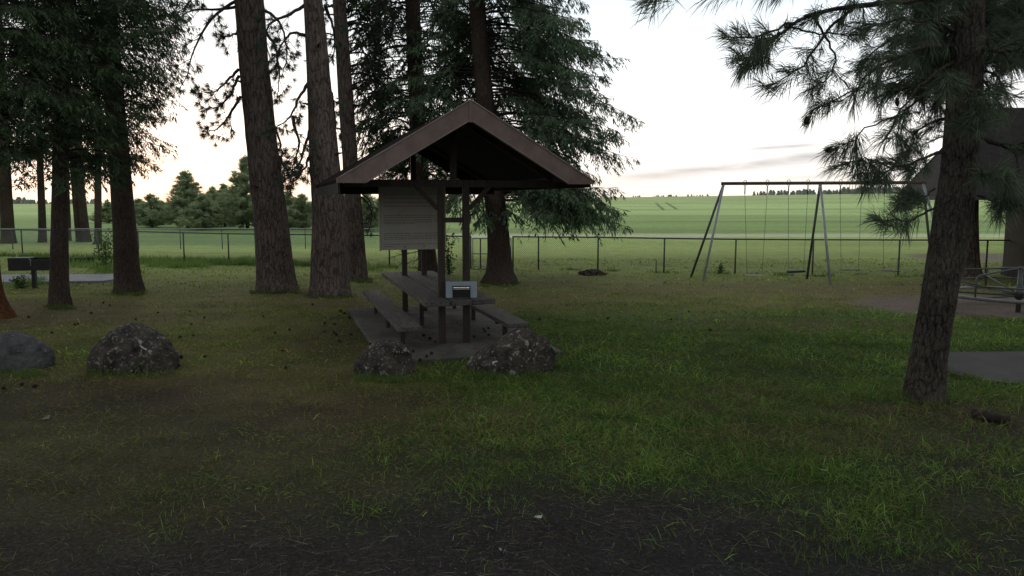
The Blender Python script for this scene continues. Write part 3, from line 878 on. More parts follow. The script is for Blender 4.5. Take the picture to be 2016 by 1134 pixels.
# spruces behind the shelter
tM, bM, pM, rM = tree('spruce_tree', 'broad drooping spruce behind the right side of the shelter roof', 'tree', [(985, 556, 54), (982, 470, 43), (968, 330, 38), (950, 150, 34), (939, 0, 31)], 7.5, .05, MAT['bark2'], 'spruces behind the shelter', seed=4, flare=.5)
def skM(z, az):
    return (-2.5 < az < -.75 and 3.0 < z < 7.8) or (az < -2.3 or az > 2.4) and RNG.random() < .75
mb = MB()
def LM(z, az):
    w_ = 2 * math.pi * (z + .35 * math.sin(az * 2)) / 1.45
    env = (.83 + .22 * math.cos(w_)) * np.interp(z, [1.6, 2.4, 3.4, 5.0, 6.8, 8.6, 12, 15.5], [2.6, 3.5, 3.5, 3.65, 4.2, 3.0, 1.6, .4])
    return env * (1.0 if abs(az) < 1.35 else .62)
fir_crown(mb, pM, rM, 2.3, 9.2, 205, LM, skip=skM, droop=.58, dens=1.0, bl=(.14, .27), bw=.032, bare=.30, up=.15, hang=.35)
fir_crown(mb, pM, rM, 8.5, 15.5, 60, LM, droop=.6, dens=.7, bl=(.12, .22), bw=.05)
# low boughs hanging to the right, one reaching the left
fir_crown(mb, pM, rM, 2.5, 3.3, 12, lambda z, az: 3.0, skip=lambda z, az: not (-.75 < az < .6), droop=.75, bl=(.1, .2), bw=.034, hang=.6)
fir_crown(mb, pM, rM, 1.9, 2.5, 7, lambda z, az: 1.2, skip=lambda z, az: not (-2.6 < az < -1.0), droop=.7, bl=(.1, .2), bw=.034, hang=.6)
mb.build('crown', [MAT['twig'], MAT['firb']], tM, (bM[0], bM[1], 0))

tL, bL, pL, rL = tree('spruce_tree', 'slim spruce behind the notice board, left of the broad one', 'tree', [(845, 540, 38), (838, 470, 34), (826, 330, 32), (818, 150, 30), (812, 0, 28)], 6.5, .05, MAT['bark2'], 'spruces behind the shelter', seed=5, flare=.15)
mb = MB()
fir_crown(mb, pL, rL, 4.0, 9.5, 115, lambda z, az: np.interp(z, [3, 5, 8, 12], [1.2, 1.9, 2.2, 1.6]) * (1 if abs(az) > .8 else 1.15), skip=lambda z, az: -2.2 < az < -1.0 and RNG.random() < .8, droop=.6, dens=.95, bare=.3, hang=.5, bw=.038)
fir_crown(mb, pL, rL, 9.0, 14.5, 40, lambda z, az: np.interp(z, [9, 14.5], [2.0, .4]), droop=.6, dens=.6, bw=.045)
dL = bL[1]
lk = []
for i in range(26):      # bare drooping limbs on the left
    py = RNG.uniform(-30, 260); ln = RNG.uniform(70, 135); dr = RNG.uniform(40, 150)
    lk.append([(808, py, 0), (808 - ln * .35, py - RNG.uniform(-5, 22), RNG.uniform(-1, 1)), (808 - ln * .75, py + dr * .3, RNG.uniform(-1.3, 1.3)), (808 - ln, py + dr, RNG.uniform(-1.5, 1.5))])
for i in range(14):
    py = RNG.uniform(-20, 240); ln = RNG.uniform(50, 115); dr = RNG.uniform(10, 80)
    lk.append([(826, py, 0), (826 + ln * .4, py - RNG.uniform(0, 25), RNG.uniform(-1, 1)), (826 + ln, py + dr, RNG.uniform(-1.4, 1.4))])
for pts in lk:
    pine_limb(mb, [at(a, b, dL + c) for a, b, c in pts],   .030, 13, .55, 18, .12, .016, from_=.3, r1=.008, droop=.8, spread=1.0, along=.2)
lk = []
for i in range(36):      # low boughs seen under the shelter gable
    py = RNG.uniform(262, 348); ln = RNG.uniform(35, 95) * RNG.choice([-1, 1], p=[.6, .4])
    lk.append([(826, py, 0), (826 + ln * .5, py + RNG.uniform(-8, 5), RNG.uniform(-.5, .8)), (826 + ln, py + RNG.uniform(5, 40), RNG.uniform(-1, 1.2))])
for pts in lk:
    pine_limb(mb, [at(a, b, dL + c) for a, b, c in pts], .022, 14, .5, 24, .15, .018, from_=.2, r1=.007, droop=.6, spread=1.0, along=.22)
for pts in ([(838, 490, -.2), (815, 498, -.4), (790, 500, -.6), (770, 508, -.8)], [(840, 500, -.2), (820, 512, .2), (800, 520, .4), (785, 516, .4)], [(848, 470, -.2), (880, 462, -.4), (905, 470, -.5)]):
    pine_limb(mb, [at(a, b, dL + c) for a, b, c in pts], .018, 8, .35, 3, .07, .01, from_=.3, r1=.006)
mb.build('crown', [MAT['twig'], MAT['fir']], tL, (bL[0], bL[1], 0))

# dark firs on the left
GL = 'dark firs at the left of the lawn'
tA, bA, pA, rA = tree('fir_tree', 'dark fir with a slim straight trunk just right of the charcoal grill', 'tree', [(115, 602, 37), (117, 500, 32), (120, 300, 29), (126, 100, 27), (129, 0, 25)], 8, .05, MAT['bark2'], GL, seed=6, flare=.25)
mb = MB()
fir_crown(mb, pA, rA, 2.95, 9.0, 118, lambda z, az: np.interp(z, [2.8, 4, 7, 9], [1.5, 2.1, 2.3, 2.2]), skip=lambda z, az: -2.0 < az < -1.1 and RNG.random() < .5, droop=.5, dens=1.15, bare=.15)
fir_crown(mb, pA, rA, 8.6, 14.6, 45, lambda z, az: np.interp(z, [9, 14.6], [2.2, .4]), droop=.55, dens=.6, bw=.05)
mb.build('crown', [MAT['twig'], MAT['fir']], tA, (bA[0], bA[1], 0))
tB, bB, pB, rB = tree('fir_tree', 'stout dark fir, the rightmost of the firs on the left', 'tree', [(253, 574, 51), (245, 450, 42), (234, 300, 38), (222, 150, 34), (212, 0, 31)], 8, .05, MAT['bark2'], GL, seed=7, flare=.2)
mb = MB()
fir_crown(mb, pB, rB, 3.2, 9.5, 115, lambda z, az: np.interp(z, [3.2, 4.2, 5.2, 7, 9], [.55, .9, 1.75, 1.95, 2.2]) * (1.0 if abs(az) < 1.6 else 1.25), skip=lambda z, az: -2.0 < az < -1.1 and z < 5.2, droop=.5, dens=1.15, bare=.12)
fir_crown(mb, pB, rB, 9.0, 14.6, 45, lambda z, az: np.interp(z, [9, 14.6], [2.2, .4]), droop=.55, dens=.6, bw=.05)
mb.build('crown', [MAT['twig'], MAT['fir']], tB, (bB[0], bB[1], 0))
tC, bC, pC, rC = tree('fir_tree', 'fir with an orange-lit flared foot at the left edge of the picture', 'tree', [(-22, 624, 70), (-26, 560, 50), (-30, 480, 46), (-34, 300, 42), (-36, 0, 38)], 7, .05, MAT['barko'], GL, seed=8, flare=.55)
mb = MB()
fir_crown(mb, pC, rC, 3.3, 8.6, 100, lambda z, az: np.interp(z, [3.2, 5, 8], [1.4, 2.0, 2.1]), skip=lambda z, az: abs(az) > 2.0 and RNG.random() < .8, droop=.5, dens=1.0, bare=.2)
mb.build('crown', [MAT['twig'], MAT['fir']], tC, (bC[0], bC[1], 0))

# trees beyond the fence on the left
GF = 'trees just beyond the left fence'
far_list = [
    ('dark fir beyond the fence, straight above the grill', [(17, 479, 26), (12, 400, 23), (8, 300, 20), (6, 200, 16)], 2.7, 2.6, 40, 9),
    ('slim fir beyond the fence, between the grill and the nearest slim trunk', [(84, 477, 15), (82, 400, 13), (78, 300, 11), (76, 200, 9)], 3.3, 2.2, 44, 10),
    ('fir beyond the fence, seen just right of the nearest slim trunk', [(134, 474, 12), (132, 400, 11), (128, 300, 10), (124, 200, 8)], 3.6, 2.2, 34, 11),
    ('left-leaning thin fir beyond the fence, left of its crossing neighbour', [(157, 476, 13), (150, 410, 12), (144, 330, 11), (138, 200, 8)], 4.0, 2.1, 34, 12),
    ('left-leaning thicker fir beyond the fence, right of its crossing neighbour', [(170, 476, 18), (161, 400, 16), (155, 300, 13), (150, 200, 10)], 4.3, 2.2, 38, 13),
    ('straight fir beyond the fence behind the leafy sapling', [(193, 480, 13), (193, 400, 13), (193, 300, 12), (192, 200, 10)], 4.2, 1.7, 40, 14),
]
for lb, pts, z0, L, n, sd in far_list:
    t, b, p, r = tree('fir_tree', lb, 'tree', pts, 5.5, .04, MAT['bark2'], GF, seed=sd, flare=.2, n=14, rings=40)
    mb = MB()
    fir_crown(mb, p, r, z0, 12.5, n * 2, lambda z, az: L * np.interp(z, [z0, z0 + 1.5, 9, 13], [.55, 1, .8, .25]), droop=.45, dens=.45, bl=(.18, .34), bw=.09, bare=.1, sub=.12)
    mb.build('crown', [MAT['twig'], MAT['fir']], t, (b[0], b[1], 0))

# young pines farther out
def young_mesh(seed, H, R):
    global RNG
    RNG = np.random.default_rng(seed)
    path = np.array([[0, 0, -.1], [0, 0, H * .5], [RNG.uniform(-.05, .05), 0, H]]); rad = np.array([.11, .07, .015])
    mb = MB()
    for k in range(int(H * 26)):
        z = H * (.03 + .95 * (k + RNG.random()) / (H * 26))
        az = RNG.uniform(-3.14, 3.14); L = R * (1.02 - z / H) ** 1.05 * RNG.uniform(.55, 1.25) + .10
        h = np.array([math.cos(az), math.sin(az), 0])
        s = np.linspace(0, 1, 5)
        B = np.array([0, 0, z]) + h * (L * s)[:, None] + ZZ * (L * (.10 * s + .35 * s * s))[:, None]
        mb.tube(B, np.linspace(.02, .008, 5), 3, cap=False)
        kk = max(4, int(L * 14)); si = RNG.uniform(.2, 1, kk)
        p = np.stack([np.interp(si, s, B[:, c]) for c in range(3)], -1) + RNG.normal(size=(kk, 3)) * .07 * (1 + L * .5)
        d = norm(h * .7 + ZZ * .75 + RNG.normal(size=(kk, 3)) * .45)
        tufts(mb, p, d, 15, .32, .042, .85, .16, .0)
    for q in range(9): tufts(mb, np.array([[0, 0, H * (1.04 - .03 * q)]]), np.array([[0, 0, 1.0]]), 9, .26, .045, .9, .2, 0)
    tr = MB(); tr.tube(path, rad, 7)
    return tr, mb
ymesh = []
protos = []
GY = 'young pines on the rough grass beyond the fence'
ylist = [  # px, py top, depth, proto, label
    (365, 339, 66, 0, 'young pine with the tallest separate pointed crown, in the open left of the thick trunk'),
    (482, 310, 64, 1, 'tallest young pine, half hidden by the thick pine trunk'),
    (296, 384, 68, 2, 'bushy young pine just right of the stout fir trunk'),
    (272, 392, 74, 0, 'small young pine half behind the stout fir trunk'),
    (318, 396, 75, 1, 'small young pine between the two bushier ones right of the stout fir'),
    (418, 370, 72, 2, 'slender young pine right of the tall pointed one'),
    (440, 363, 70, 1, 'slender young pine left of the tallest one'),
    (458, 378, 78, 0, 'short young pine at the foot of the tallest one'),
    (398, 386, 62, 2, 'short young pine at the right foot of the pointed one'),
    (566, 378, 66, 0, 'young pine seen between the thick and the middle pine trunk, left one'),
    (594, 384, 64, 2, 'young pine seen between the thick and the middle pine trunk, right one'),
    (678, 385, 62, 1, 'young pine seen right of the middle pine trunk under the eave'),
    (722, 382, 60, 2, 'young pine seen left of the notice board'),
    (212, 398, 80, 1, 'small young pine left of the stout fir trunk'),
    (748, 390, 70, 0, 'young pine right behind the left edge of the notice board'),
]
made = {}
for px, pyt, d, k, lb in ylist:
    p = at(px, pyt, d); gz = float(terrain(np.array([p[0]]), np.array([d]))[0]); H = p[2] - gz
    H0, R0_ = ((5.0, 2.0), (6.0, 1.9), (3.6, 1.7))[k]
    if k not in made:
        t = thing('young_pine', lb, 'tree', (p[0], d, gz), GY)
        tr, cr = young_mesh(100 + k, H0, R0_)
        tr.build('trunk', MAT['bark2'], t); cr.build('crown', [MAT['twig'], MAT['ypine']], t)
        made[k] = t
    else:
        t = dup(made[k], lb, GY); t.location = (p[0], d, gz)
    sc = H / H0; w = np.clip(.75 + .6 * sc, .95, 1.5) if H < 4 else 1.45
    t.scale = (w, w, sc); t.rotation_euler = (0, 0, px * .37)
RNG = np.random.default_rng(23)

# trunk standing behind the near pine on the right
tO, bO, pO, rO = tree('pine_tree', 'dark pine trunk behind the leaning pine, beside the roundabout', 'tree', [(1906, 547, 42), (1907, 470, 35), (1908, 385, 33), (1910, 200, 31), (1912, 0, 28)], 5, .06, MAT['bark'], GP, seed=15, flare=.35)
mb = MB()
for i in range(34):
    z = RNG.uniform(4.2, 12.0); az = RNG.uniform(-3.1, 3.1); st, r = on_path(pO, rO, z)
    L = RNG.uniform(1.0, 2.2); e = st + np.array([math.cos(az), math.sin(az), -.2]) * L
    pine_limb(mb, [st, (st + e) / 2 + ZZ * .15, e], .03, 8, .5, 24, .18, .014)
mb.build('crown', [MAT['twig'], MAT['pine']], tO, (bO[0], bO[1], 0))

# the near pine
tN, bN, pN, rN = tree('pine_tree', 'leaning pine in the right foreground with long-needled boughs and cones', 'tree', [(1815, 786, 76), (1829, 700, 66), (1851, 570, 64), (1873, 450, 68), (1888, 330, 64), (1899, 180, 60), (1908, 0, 54)], 3.2, .07, MAT['bark3'], GP, seed=16, flare=.10, n=64, rings=220, rough=.075)
dN = bN[1]; oN = (bN[0], bN[1], 0)
crown = MB()
NK = dict(nl=.25, nw=.0068)
def nlimb(pts, r0, ntw, twl=.30, needles=64, from_=.3, r1=.006, part=True, **kw):
    lb = MB() if part else None
    B = pine_limb(crown, [at(a, b, dN + c) for a, b, c in pts], r0, ntw, twl, needles, NK['nl'], NK['nw'], from_=from_, r1=r1, spread=.85, along=.26, grav=.55, sides=7, droop=.2, limb=lb, bent=True, **kw)
    if part: lb.build('limb', MAT['bark3'], tN, oN, smooth=True)
    return B
nlimb([(1905, -25, 0), (1800, 0, -.5), (1690, 10, -.9), (1588, 28, -1.1), (1535, 62, -1.2), (1498, 90, -1.2)], .05, 12, .22, 62, .45, .010)
nlimb([(1600, 28, -1.1), (1540, 55, -1.3), (1470, 78, -1.4), (1432, 72, -1.4)], .016, 6, .16, 55, .5)
nlimb([(1535, 62, -1.2), (1500, 105, -1.1), (1470, 118, -1.1), (1448, 116, -1.0)], .014, 9, .2, 68, .25)
nlimb([(1690, 12, -.9), (1640, 45, -1.0), (1600, 105, -1.1), (1566, 145, -1.2), (1512, 170, -1.2)], .018, 8, .2, 43, .5)
nlimb([(1605, 30, -1.1), (1622, 68, -1.0), (1650, 112, -.9), (1636, 155, -.8), (1585, 180, -.8)], .014, 7, .2, 43, .5)
nlimb([(1545, 52, -1.2), (1590, 62, -1.0), (1645, 66, -.8), (1700, 70, -.6)], .012, 8, .22, 37, .3)
nlimb([(1880, 90, 0), (1800, 95, -.4), (1725, 130, -.6), (1690, 180, -.7), (1668, 192, -.7)], .03, 11, .26, 49, .35)
nlimb([(1700, 170, -.7), (1665, 185, -.8), (1625, 205, -.8), (1594, 224, -.8)], .010, 6, .16, 43, .45)
nlimb([(1878, 120, 0), (1830, 150, -.5), (1782, 205, -.8), (1755, 250, -.9), (1736, 282, -.9)], .022, 4, .2, 37, .75)
nlimb([(1765, 230, -.8), (1715, 248, -.9), (1672, 280, -1.0), (1632, 299, -1.0)], .009, 6, .16, 43, .6)
nlimb([(1880, 290, .1), (1820, 310, -.3), (1785, 327, -.5), (1740, 340, -.7), (1690, 342, -.8)], .02, 13, .26, 62, .35)
nlimb([(1760, 336, -.6), (1730, 318, -.7), (1700, 310, -.8), (1665, 322, -.9)], .010, 7, .2, 55, .3)
nlimb([(1872, 395, -.1), (1820, 420, -.4), (1795, 436, -.6), (1760, 434, -.8), (1722, 432, -.9)], .016, 5, .14, 68, .6)
nlimb([(1840, 372, -.2), (1812, 390, -.5), (1785, 398, -.7), (1768, 402, -.8)], .014, 8, .17, 68, .4)
nlimb([(1880, 60, 0), (1830, 40, -.7), (1760, 35, -1.0), (1700, 60, -1.2)], .024, 12, .3, 49, .3)
nlimb([(1880, 20, .1), (1790, 60, .6), (1730, 90, .9), (1690, 140, 1.0)], .024, 12, .3, 49, .3)
nlimb([(1885, 160, .1), (1830, 180, .5), (1790, 210, .8), (1765, 240, .9), (1770, 290, .9)], .02, 11, .25, 43, .3)
nlimb([(1885, 230, 0), (1840, 235, .5), (1800, 262, .8), (1785, 320, .9)], .02, 11, .25, 43, .3)
# right side
nlimb([(1915, 98, 0), (1965, 94, -.3), (2020, 100, -.5), (2080, 110, -.6)], .04, 11, .32, 43, .2, .010)
nlimb([(1912, 255, 0), (1955, 285, -.2), (2000, 292, -.3), (2050, 300, -.4)], .035, 6, .3, 31, .35, .010)
nlimb([(1990, 293, -.3), (2010, 330, -.4), (1990, 370, -.4), (1965, 425, -.5)], .010, 7, .18, 37, .45)
nlimb([(1925, 385, 0), (1950, 395, -.2), (1975, 400, -.4), (1995, 385, -.5)], .012, 8, .18, 49, .4)
nlimb([(1908, 330, -.3), (1935, 345, -.6), (1965, 350, -.8), (1985, 345, -.9)], .014, 8, .2, 49, .3)
for i in range(30):      # dense upper part, all round the trunk
    py = RNG.uniform(-60, 165); d = RNG.uniform(-.25, 1.7); x0 = 1903; sgn = RNG.choice([-1, 1], p=[.42, .58])
    ln = RNG.uniform(70, 190); 
    nlimb([(x0, py, 0), (x0 + sgn * ln * .35, py - 8, d * .5), (x0 + sgn * ln * .75, py + RNG.uniform(-5, 40), d * .9), (x0 + sgn * ln, py + RNG.uniform(10, 70), d)], .022, 11, .32, 46, .15, part=i < 8)
for i in range(16):      # dense dark mass behind and right of the trunk
    py = RNG.uniform(-50, 215); d = RNG.uniform(.5, 1.9); x0 = 1903; sgn = RNG.choice([-1, 1], p=[.35, .65]); ln = RNG.uniform(60, 200)
    nlimb([(x0, py, .05), (x0 + sgn * ln * .3, py - 6, d * .6), (x0 + sgn * ln * .7, py + RNG.uniform(-15, 30), d), (x0 + sgn * ln, py + RNG.uniform(0, 45), d)], .02, 13, .36, 46, .15, part=False)
for i in range(5):
    py = RNG.uniform(60, 300); ln = RNG.uniform(25, 60) * RNG.choice([-1, 1])
    nlimb([(1895, py, -.2), (1895 + ln * .6, py - 4, -.5), (1895 + ln, py + 15, -.8)], .010, 5, .22, 40, .3, part=False)
for i in range(16):      # top above the picture
    z = RNG.uniform(5.2, 8.0); az = RNG.uniform(-3.1, 3.1); st, r = on_path(pN, rN, z); L = RNG.uniform(.9, 1.8)
    e = st + np.array([math.cos(az), math.sin(az), -.05]) * L
    pine_limb(crown, [st, (st + e) / 2 + ZZ * .1, e], .02, 9, .35, 50, .19, .006)
nlimb([(1905, -60, 0), (1700, -70, -1.2), (1500, -40, -1.8), (1420, -22, -2.0), (1395, -5, -2.0)], .03, 9, .25, 37, .55, part=True)
nlimb([(1700, -70, -1.2), (1480, -60, -2.0), (1300, -20, -2.6), (1272, 2, -2.7)], .012, 4, .15, 37, .85, part=True)
crown.build('crown', [MAT['twig'], MAT['pineb']], tN, oN)

def cone_mesh(mb, p, L, R, axis=(0, 0, -1), n=11):
    ax = norm(np.asarray(axis, float)); ref = np.array([1, 0, 0]) if abs(ax[0]) < .8 else np.array([0, 1.0, 0])
    x = norm(np.cross(ax, ref)); y = np.cross(ax, x); rows = 9
    mb.tube([p + ax * L * t for t in np.linspace(0.05, .95, 7)], [R * .55 * math.sin(math.pi * (.12 + .8 * t)) for t in np.linspace(0, 1, 7)], 7)
    for i in range(rows):
        t = (i + .5) / rows; rr = R * math.sin(math.pi * (.15 + .75 * t)) ** .8
        for k in range(8):
            a = 2 * math.pi * (k + (i % 2) * .5) / 8
            dirv = x * math.cos(a) + y * math.sin(a); tg = -x * math.sin(a) + y * math.cos(a)
            b0 = p + ax * L * t + dirv * rr * .4; tip = b0 + dirv * rr * .65 + ax * L * .10
            w = rr * .42
            mb.add([b0 - tg * w * .5, b0 + tg * w * .5, tip + tg * w * .3, tip - tg * w * .3, tip - ax * L * .03], [(0, 1, 2, 3), (3, 2, 4), (0, 3, 4), (2, 1, 4)])
for px, py, dz, L, axd in ((1765, 192, -.8, .10, (.2, 0, -1)), (1591, 228, -.8, .11, (-.3, 0, -1)), (1640, 296, -1.0, .09, (-1, 0, .05))):
    mb = MB(); cone_mesh(mb, at(px, py, dN + dz), L, L * .42, axd); mb.build('pine_cone', MAT['cone'], tN, oN)

# ---------------------------------------------------------------- fence
def fpt(px, py): return gp(px, py)
fence_ctrl = [(-120, 504), (45, 505), (273, 511), (451, 519), (767, 526), (1060, 531), (1177, 532), (1307, 536), (1447, 539.5), (1599, 541), (1768, 542), (1940, 543), (2120, 544)]
FC = np.array([gp(a, b) for a, b in fence_ctrl])
def fence_xy(px):
    # ground point of the fence line at an image column
    pys = np.interp(px, [a for a, b in fence_ctrl], [b for a, b in fence_ctrl])
    return gp(px, pys)
RH = 1.12
def fence(label, pxs, group):
    pts = [fence_xy(p) for p in pxs]
    t = thing('chain_link_fence', label, 'fence', pts[0], group)
    for p in pts:
        mb = MB(); mb.tube([p - ZZ * .1, p + ZZ * (RH + .02)], .028, 8); q = mb.build('post', MAT['galvd'], t, pts[0], smooth=True)
    mb = MB(); mb.tube([p + ZZ * RH for p in pts], .024, 8); mb.build('top_rail', MAT['galvd'], t, pts[0], smooth=True)
    for a, b in zip(pts[:-1], pts[1:]):
        d = b - a; L = float(np.linalg.norm(d))
        mb = MB(); mb.add([(0, .03, .03), (L, .03, .03), (L, .03, RH), (0, .03, RH)], [(0, 1, 2, 3)])
        o = mb.build('chain_link_panel', MAT['chain'], t); o.location = a - pts[0]; o.rotation_euler = (0, 0, math.atan2(d[1], d[0]))
fence('grey chain-link fence on the left of the gate, running behind the pines', [-120, -35, 45, 120, 195, 273, 363, 451, 545, 640, 700, 767, 855, 927], 'chain-link fence runs along the lawn')
fence('grey chain-link fence on the right of the gate, running behind the swings', [1010, 1060, 1177, 1307, 1447, 1599, 1768, 1940, 2120], 'chain-link fence runs along the lawn')
g0, g1 = fence_xy(931), fence_xy(1006)
gt = thing('fence_gate', 'chain-link gate with a pale frame and middle bar beside the spruce trunk', 'gate', g0)
fr = MB()
for a, b in (((g0, .08), (g0, 1.05)), ((g1, .08), (g1, 1.05)), ((g0, 1.05), (g1, 1.05)), ((g0, .08), (g1, .08)), ((g0, .52), (g1, .52))):
    fr.tube([a[0] + ZZ * a[1], b[0] + ZZ * b[1]], .02, 8)
fr.build('gate_frame', MAT['galv'], gt, g0, smooth=True)
d = g1 - g0; L = float(np.linalg.norm(d)); mb = MB(); mb.add([(0, 0, .09), (L, 0, .09), (L, 0, 1.04), (0, 0, 1.04)], [(0, 1, 2, 3)])
o = mb.build('chain_link_panel', MAT['chain'], gt); o.rotation_euler = (0, 0, math.atan2(d[1], d[0]))
gm = fence_xy(946); mb = MB(); mb.tube([gm - ZZ * .05, gm + ZZ * 1.06], .026, 8); mb.build('latch_post', MAT['galvd'], gt, g0, smooth=True)
# far fence on the left
ff = [np.array([x, 38.2 + .02 * (x + 18), 0]) for x in np.linspace(-26, -6, 11)]
t = thing('chain_link_fence', 'second pale fence farther back on the left, at the edge of the rough grass', 'fence', ff[0])
for p in ff:
    mb = MB(); mb.tube([p - ZZ * .1, p + ZZ * .98], .022, 6); mb.build('post', MAT['galvd'], t, ff[0], smooth=True)
mb = MB(); mb.tube([p + ZZ * .98 for p in ff], .026, 6); mb.build('top_rail', MAT['galv'], t, ff[0], smooth=True)
dd = ff[-1] - ff[0]; L = float(np.linalg.norm(dd)); mb = MB(); mb.add([(0, .03, .03), (L, .03, .03), (L, .03, .97), (0, .03, .97)], [(0, 1, 2, 3)])
o = mb.build('chain_link_panel', MAT['chain'], t); o.rotation_euler = (0, 0, math.atan2(dd[1], dd[0]))

# ---------------------------------------------------------------- swing set
l1, l2 = gp(1358, 546), gp(1383, 554); m1, m2 = gp(1588, 549), gp(1636, 561)
SH = 2.86
topL = at(1425, 361, (l1[1] + l2[1]) / 2); topM = at(1615, 358, (m1[1] + m2[1]) / 2)
topL[2] = topM[2] = (topL[2] + topM[2]) / 2 - .02
dirb = topM - topL; topR = topM + dirb
sw = thing('swing_set', 'tall metal swing set with a rusty top bar on three leg pairs', 'swing set', ((topM[0]), topM[1], 0))
so = (topM[0], topM[1], 0)
mb = MB(); mb.tube([topL - norm(dirb) * .08, topM, topR + norm(dirb) * .08], .048, 12); mb.build('top_bar', MAT['rust'], sw, so, smooth=True)
offR = (l1 + l2) / 2 - np.array([topL[0], topL[1], 0])
r1, r2 = l1 + 0, l2 + 0
mir = lambda p: np.array([topR[0] - (p[0] - topL[0]), topR[1] + (p[1] - topL[1]), 0])
for top, ga, gb in ((topL, l1, l2), (topM, m1, m2), (topR, mir(l1), mir(l2))):
    for g, mt in ((ga, MAT['galvd']), (gb, MAT['galv'])):
        e = top + norm(g - top) * .03 + (g - l1) * 0
        mb = MB(); mb.tube([e, g - ZZ * .1], .036, 10); mb.build('leg', mt, sw, so, smooth=True)
def bar_at(px):
    a, b = topL, topR
    # intersection of the bar with the vertical plane through an image column
    x = (px - 1008) / FPX
    # X = x*(Y*CP + ...) ; approximate with depth along view axis
    lo, hi = 0.0, 1.0
    for _ in range(40):
        m_ = (lo + hi) / 2; p = a + (b - a) * m_
        q = p - np.array([0, 0, CH]); dep = q[1] * CP - q[2] * SP
        if q[0] / dep < x: lo = m_
        else: hi = m_
    return a + (b - a) * lo
swl = [((1467, 1511), (1471, 1500), 542, 'pale seat hanging lowest, at the left end of the swing set', 'seatl', .02), ((1553, 1591), (1552, 1582), 533, 'swing with a thick dark tilted seat, left of the middle legs', 'seatd', -.12),
       ((1655, 1697), (1656, 1690), 531, 'swing with a thin dark seat, first right of the middle legs', 'galvd', 0), ((1742, 1779), (1739, 1768), 533, 'swing with a thin pale-edged seat, half behind the low pine bough', 'galvd', .03)]
for (hx0, hx1), (sx0, sx1), sy, lb, mt, tilt in swl:
    h0, h1 = bar_at(hx0), bar_at(hx1)
    dpt = (h0[1] + h1[1]) / 2
    s0, s1 = at(sx0, sy - tilt * 20, dpt), at(sx1, sy + tilt * 20 if tilt > 0 else sy - tilt * 20 * .4, dpt)
    t = thing('swing', 'chain swing, ' + lb if not lb.startswith('swing') else lb, 'swing', (h0[0], h0[1], 0), 'swings hanging from the swing set')
    og = (h0[0], h0[1], 0)
    for h, s in ((h0, s0), (h1, s1)):
        hk = MB()
        hk.tube([h + ZZ * .10 + np.array([0, .0, 0]), h + np.array([.035, 0, .08]), h + np.array([.055, 0, 0.0]), h + np.array([.03, 0, -.055]), h - ZZ * .08, h + np.array([-.03, 0, -.055]), h + np.array([-.055, 0, 0.0]), h + np.array([-.035, 0, .08]), h + ZZ * .10], .009, 6)
        hk.tube([h - ZZ * .07, h - ZZ * .32], .017, 6)
        hk.build('hanger', MAT['galvd'], t, og, smooth=True)
        a = h - ZZ * .30; ch = MB(); n = 46
        for i in range(n):
            p0, p1 = a + (s - a) * i / n, a + (s - a) * (i + 1.15) / n
            w = np.array([.010, 0, 0]) if i % 2 else np.array([0, .010, 0])
            c = (p0 + p1) / 2
            ch.tube([p0, c + w, p1, c - w, p0], .0035, 4, cap=False)
        ch.build('chain', MAT['galvd'], t, og)
    d = s1 - s0
    up = np.array([0, 0, 1.0])
    mb = MB(); mb.bar(s0 - norm(d) * .03, s1 + norm(d) * .03, .17, .06 if mt == 'seatd' else .03, up); bevel(mb.build('seat', MAT[mt], t, og), .008)

# ---------------------------------------------------------------- merry-go-round
mc = gp(2004, 615); RR = 1.52
mg = thing('merry_go_round', 'low playground roundabout with bent tube handrails on sandy ground', 'roundabout', (mc[0], mc[1], 0))
def pol(r, a, z): return np.array([r * math.cos(a), r * math.sin(a), z])
v, f = [], []
N = 48
for k in range(N):
    a = 2 * math.pi * k / N
    for r, z in ((RR, .40), (RR - .24, .40), (RR - .24, .355), (RR, .355)): v.append(pol(r, a, z))
for k in range(N):
    k2 = (k + 1) % N
    for j in range(4):
        j2 = (j + 1) % 4; f.append((k * 4 + j, k2 * 4 + j, k2 * 4 + j2, k * 4 + j2))
mb = MB(); mb.add(v, f); mb.build('ring_seat', MAT['deck'], mg)
mb = MB(); mb.tube([pol(RR + .012, 2 * math.pi * k / N, .37) for k in range(N + 1)], .022, 6, cap=False); mb.build('rim', MAT['galvd'], mg, smooth=True)
mb = MB(); mb.tube([(0, 0, -.05), (0, 0, .98)], .05, 12); mb.build('centre_post', MAT['galvd'], mg, smooth=True)
mb = MB(); mb.tube([(0, 0, .30), (0, 0, .56)], .085, 12); mb.build('hub', MAT['galvd'], mg, smooth=True)
for k in range(6):
    a = math.radians(25 + 60 * k)
    pts = [pol(RR - .1, a, .40), pol(RR - .1, a, .74), pol(RR - .13, a, .81), pol(RR - .2, a, .845), pol(.8, a, .89), pol(.05, a, .95)]
    mb = MB(); mb.tube(pts, .018, 8); mb.build('handrail', MAT['galvd'], mg, smooth=True)
    mb = MB(); mb.tube([pol(.07, a, .36), pol(RR - .2, a, .37)], .022, 8); mb.build('spoke', MAT['galvd'], mg, smooth=True)
    mb = MB(); mb.tube([pol(.05, a, .40), pol(RR - .1, a, .66)], .017, 8); mb.build('brace', MAT['galvd'], mg, smooth=True)
    a2 = math.radians(25 + 60 * (k + 1))
    mb = MB(); mb.tube([pol(RR - .1, a, .62), pol(RR - .1, a2, .62)], .017, 8); mb.build('cross_bar', MAT['galvd'], mg, smooth=True)

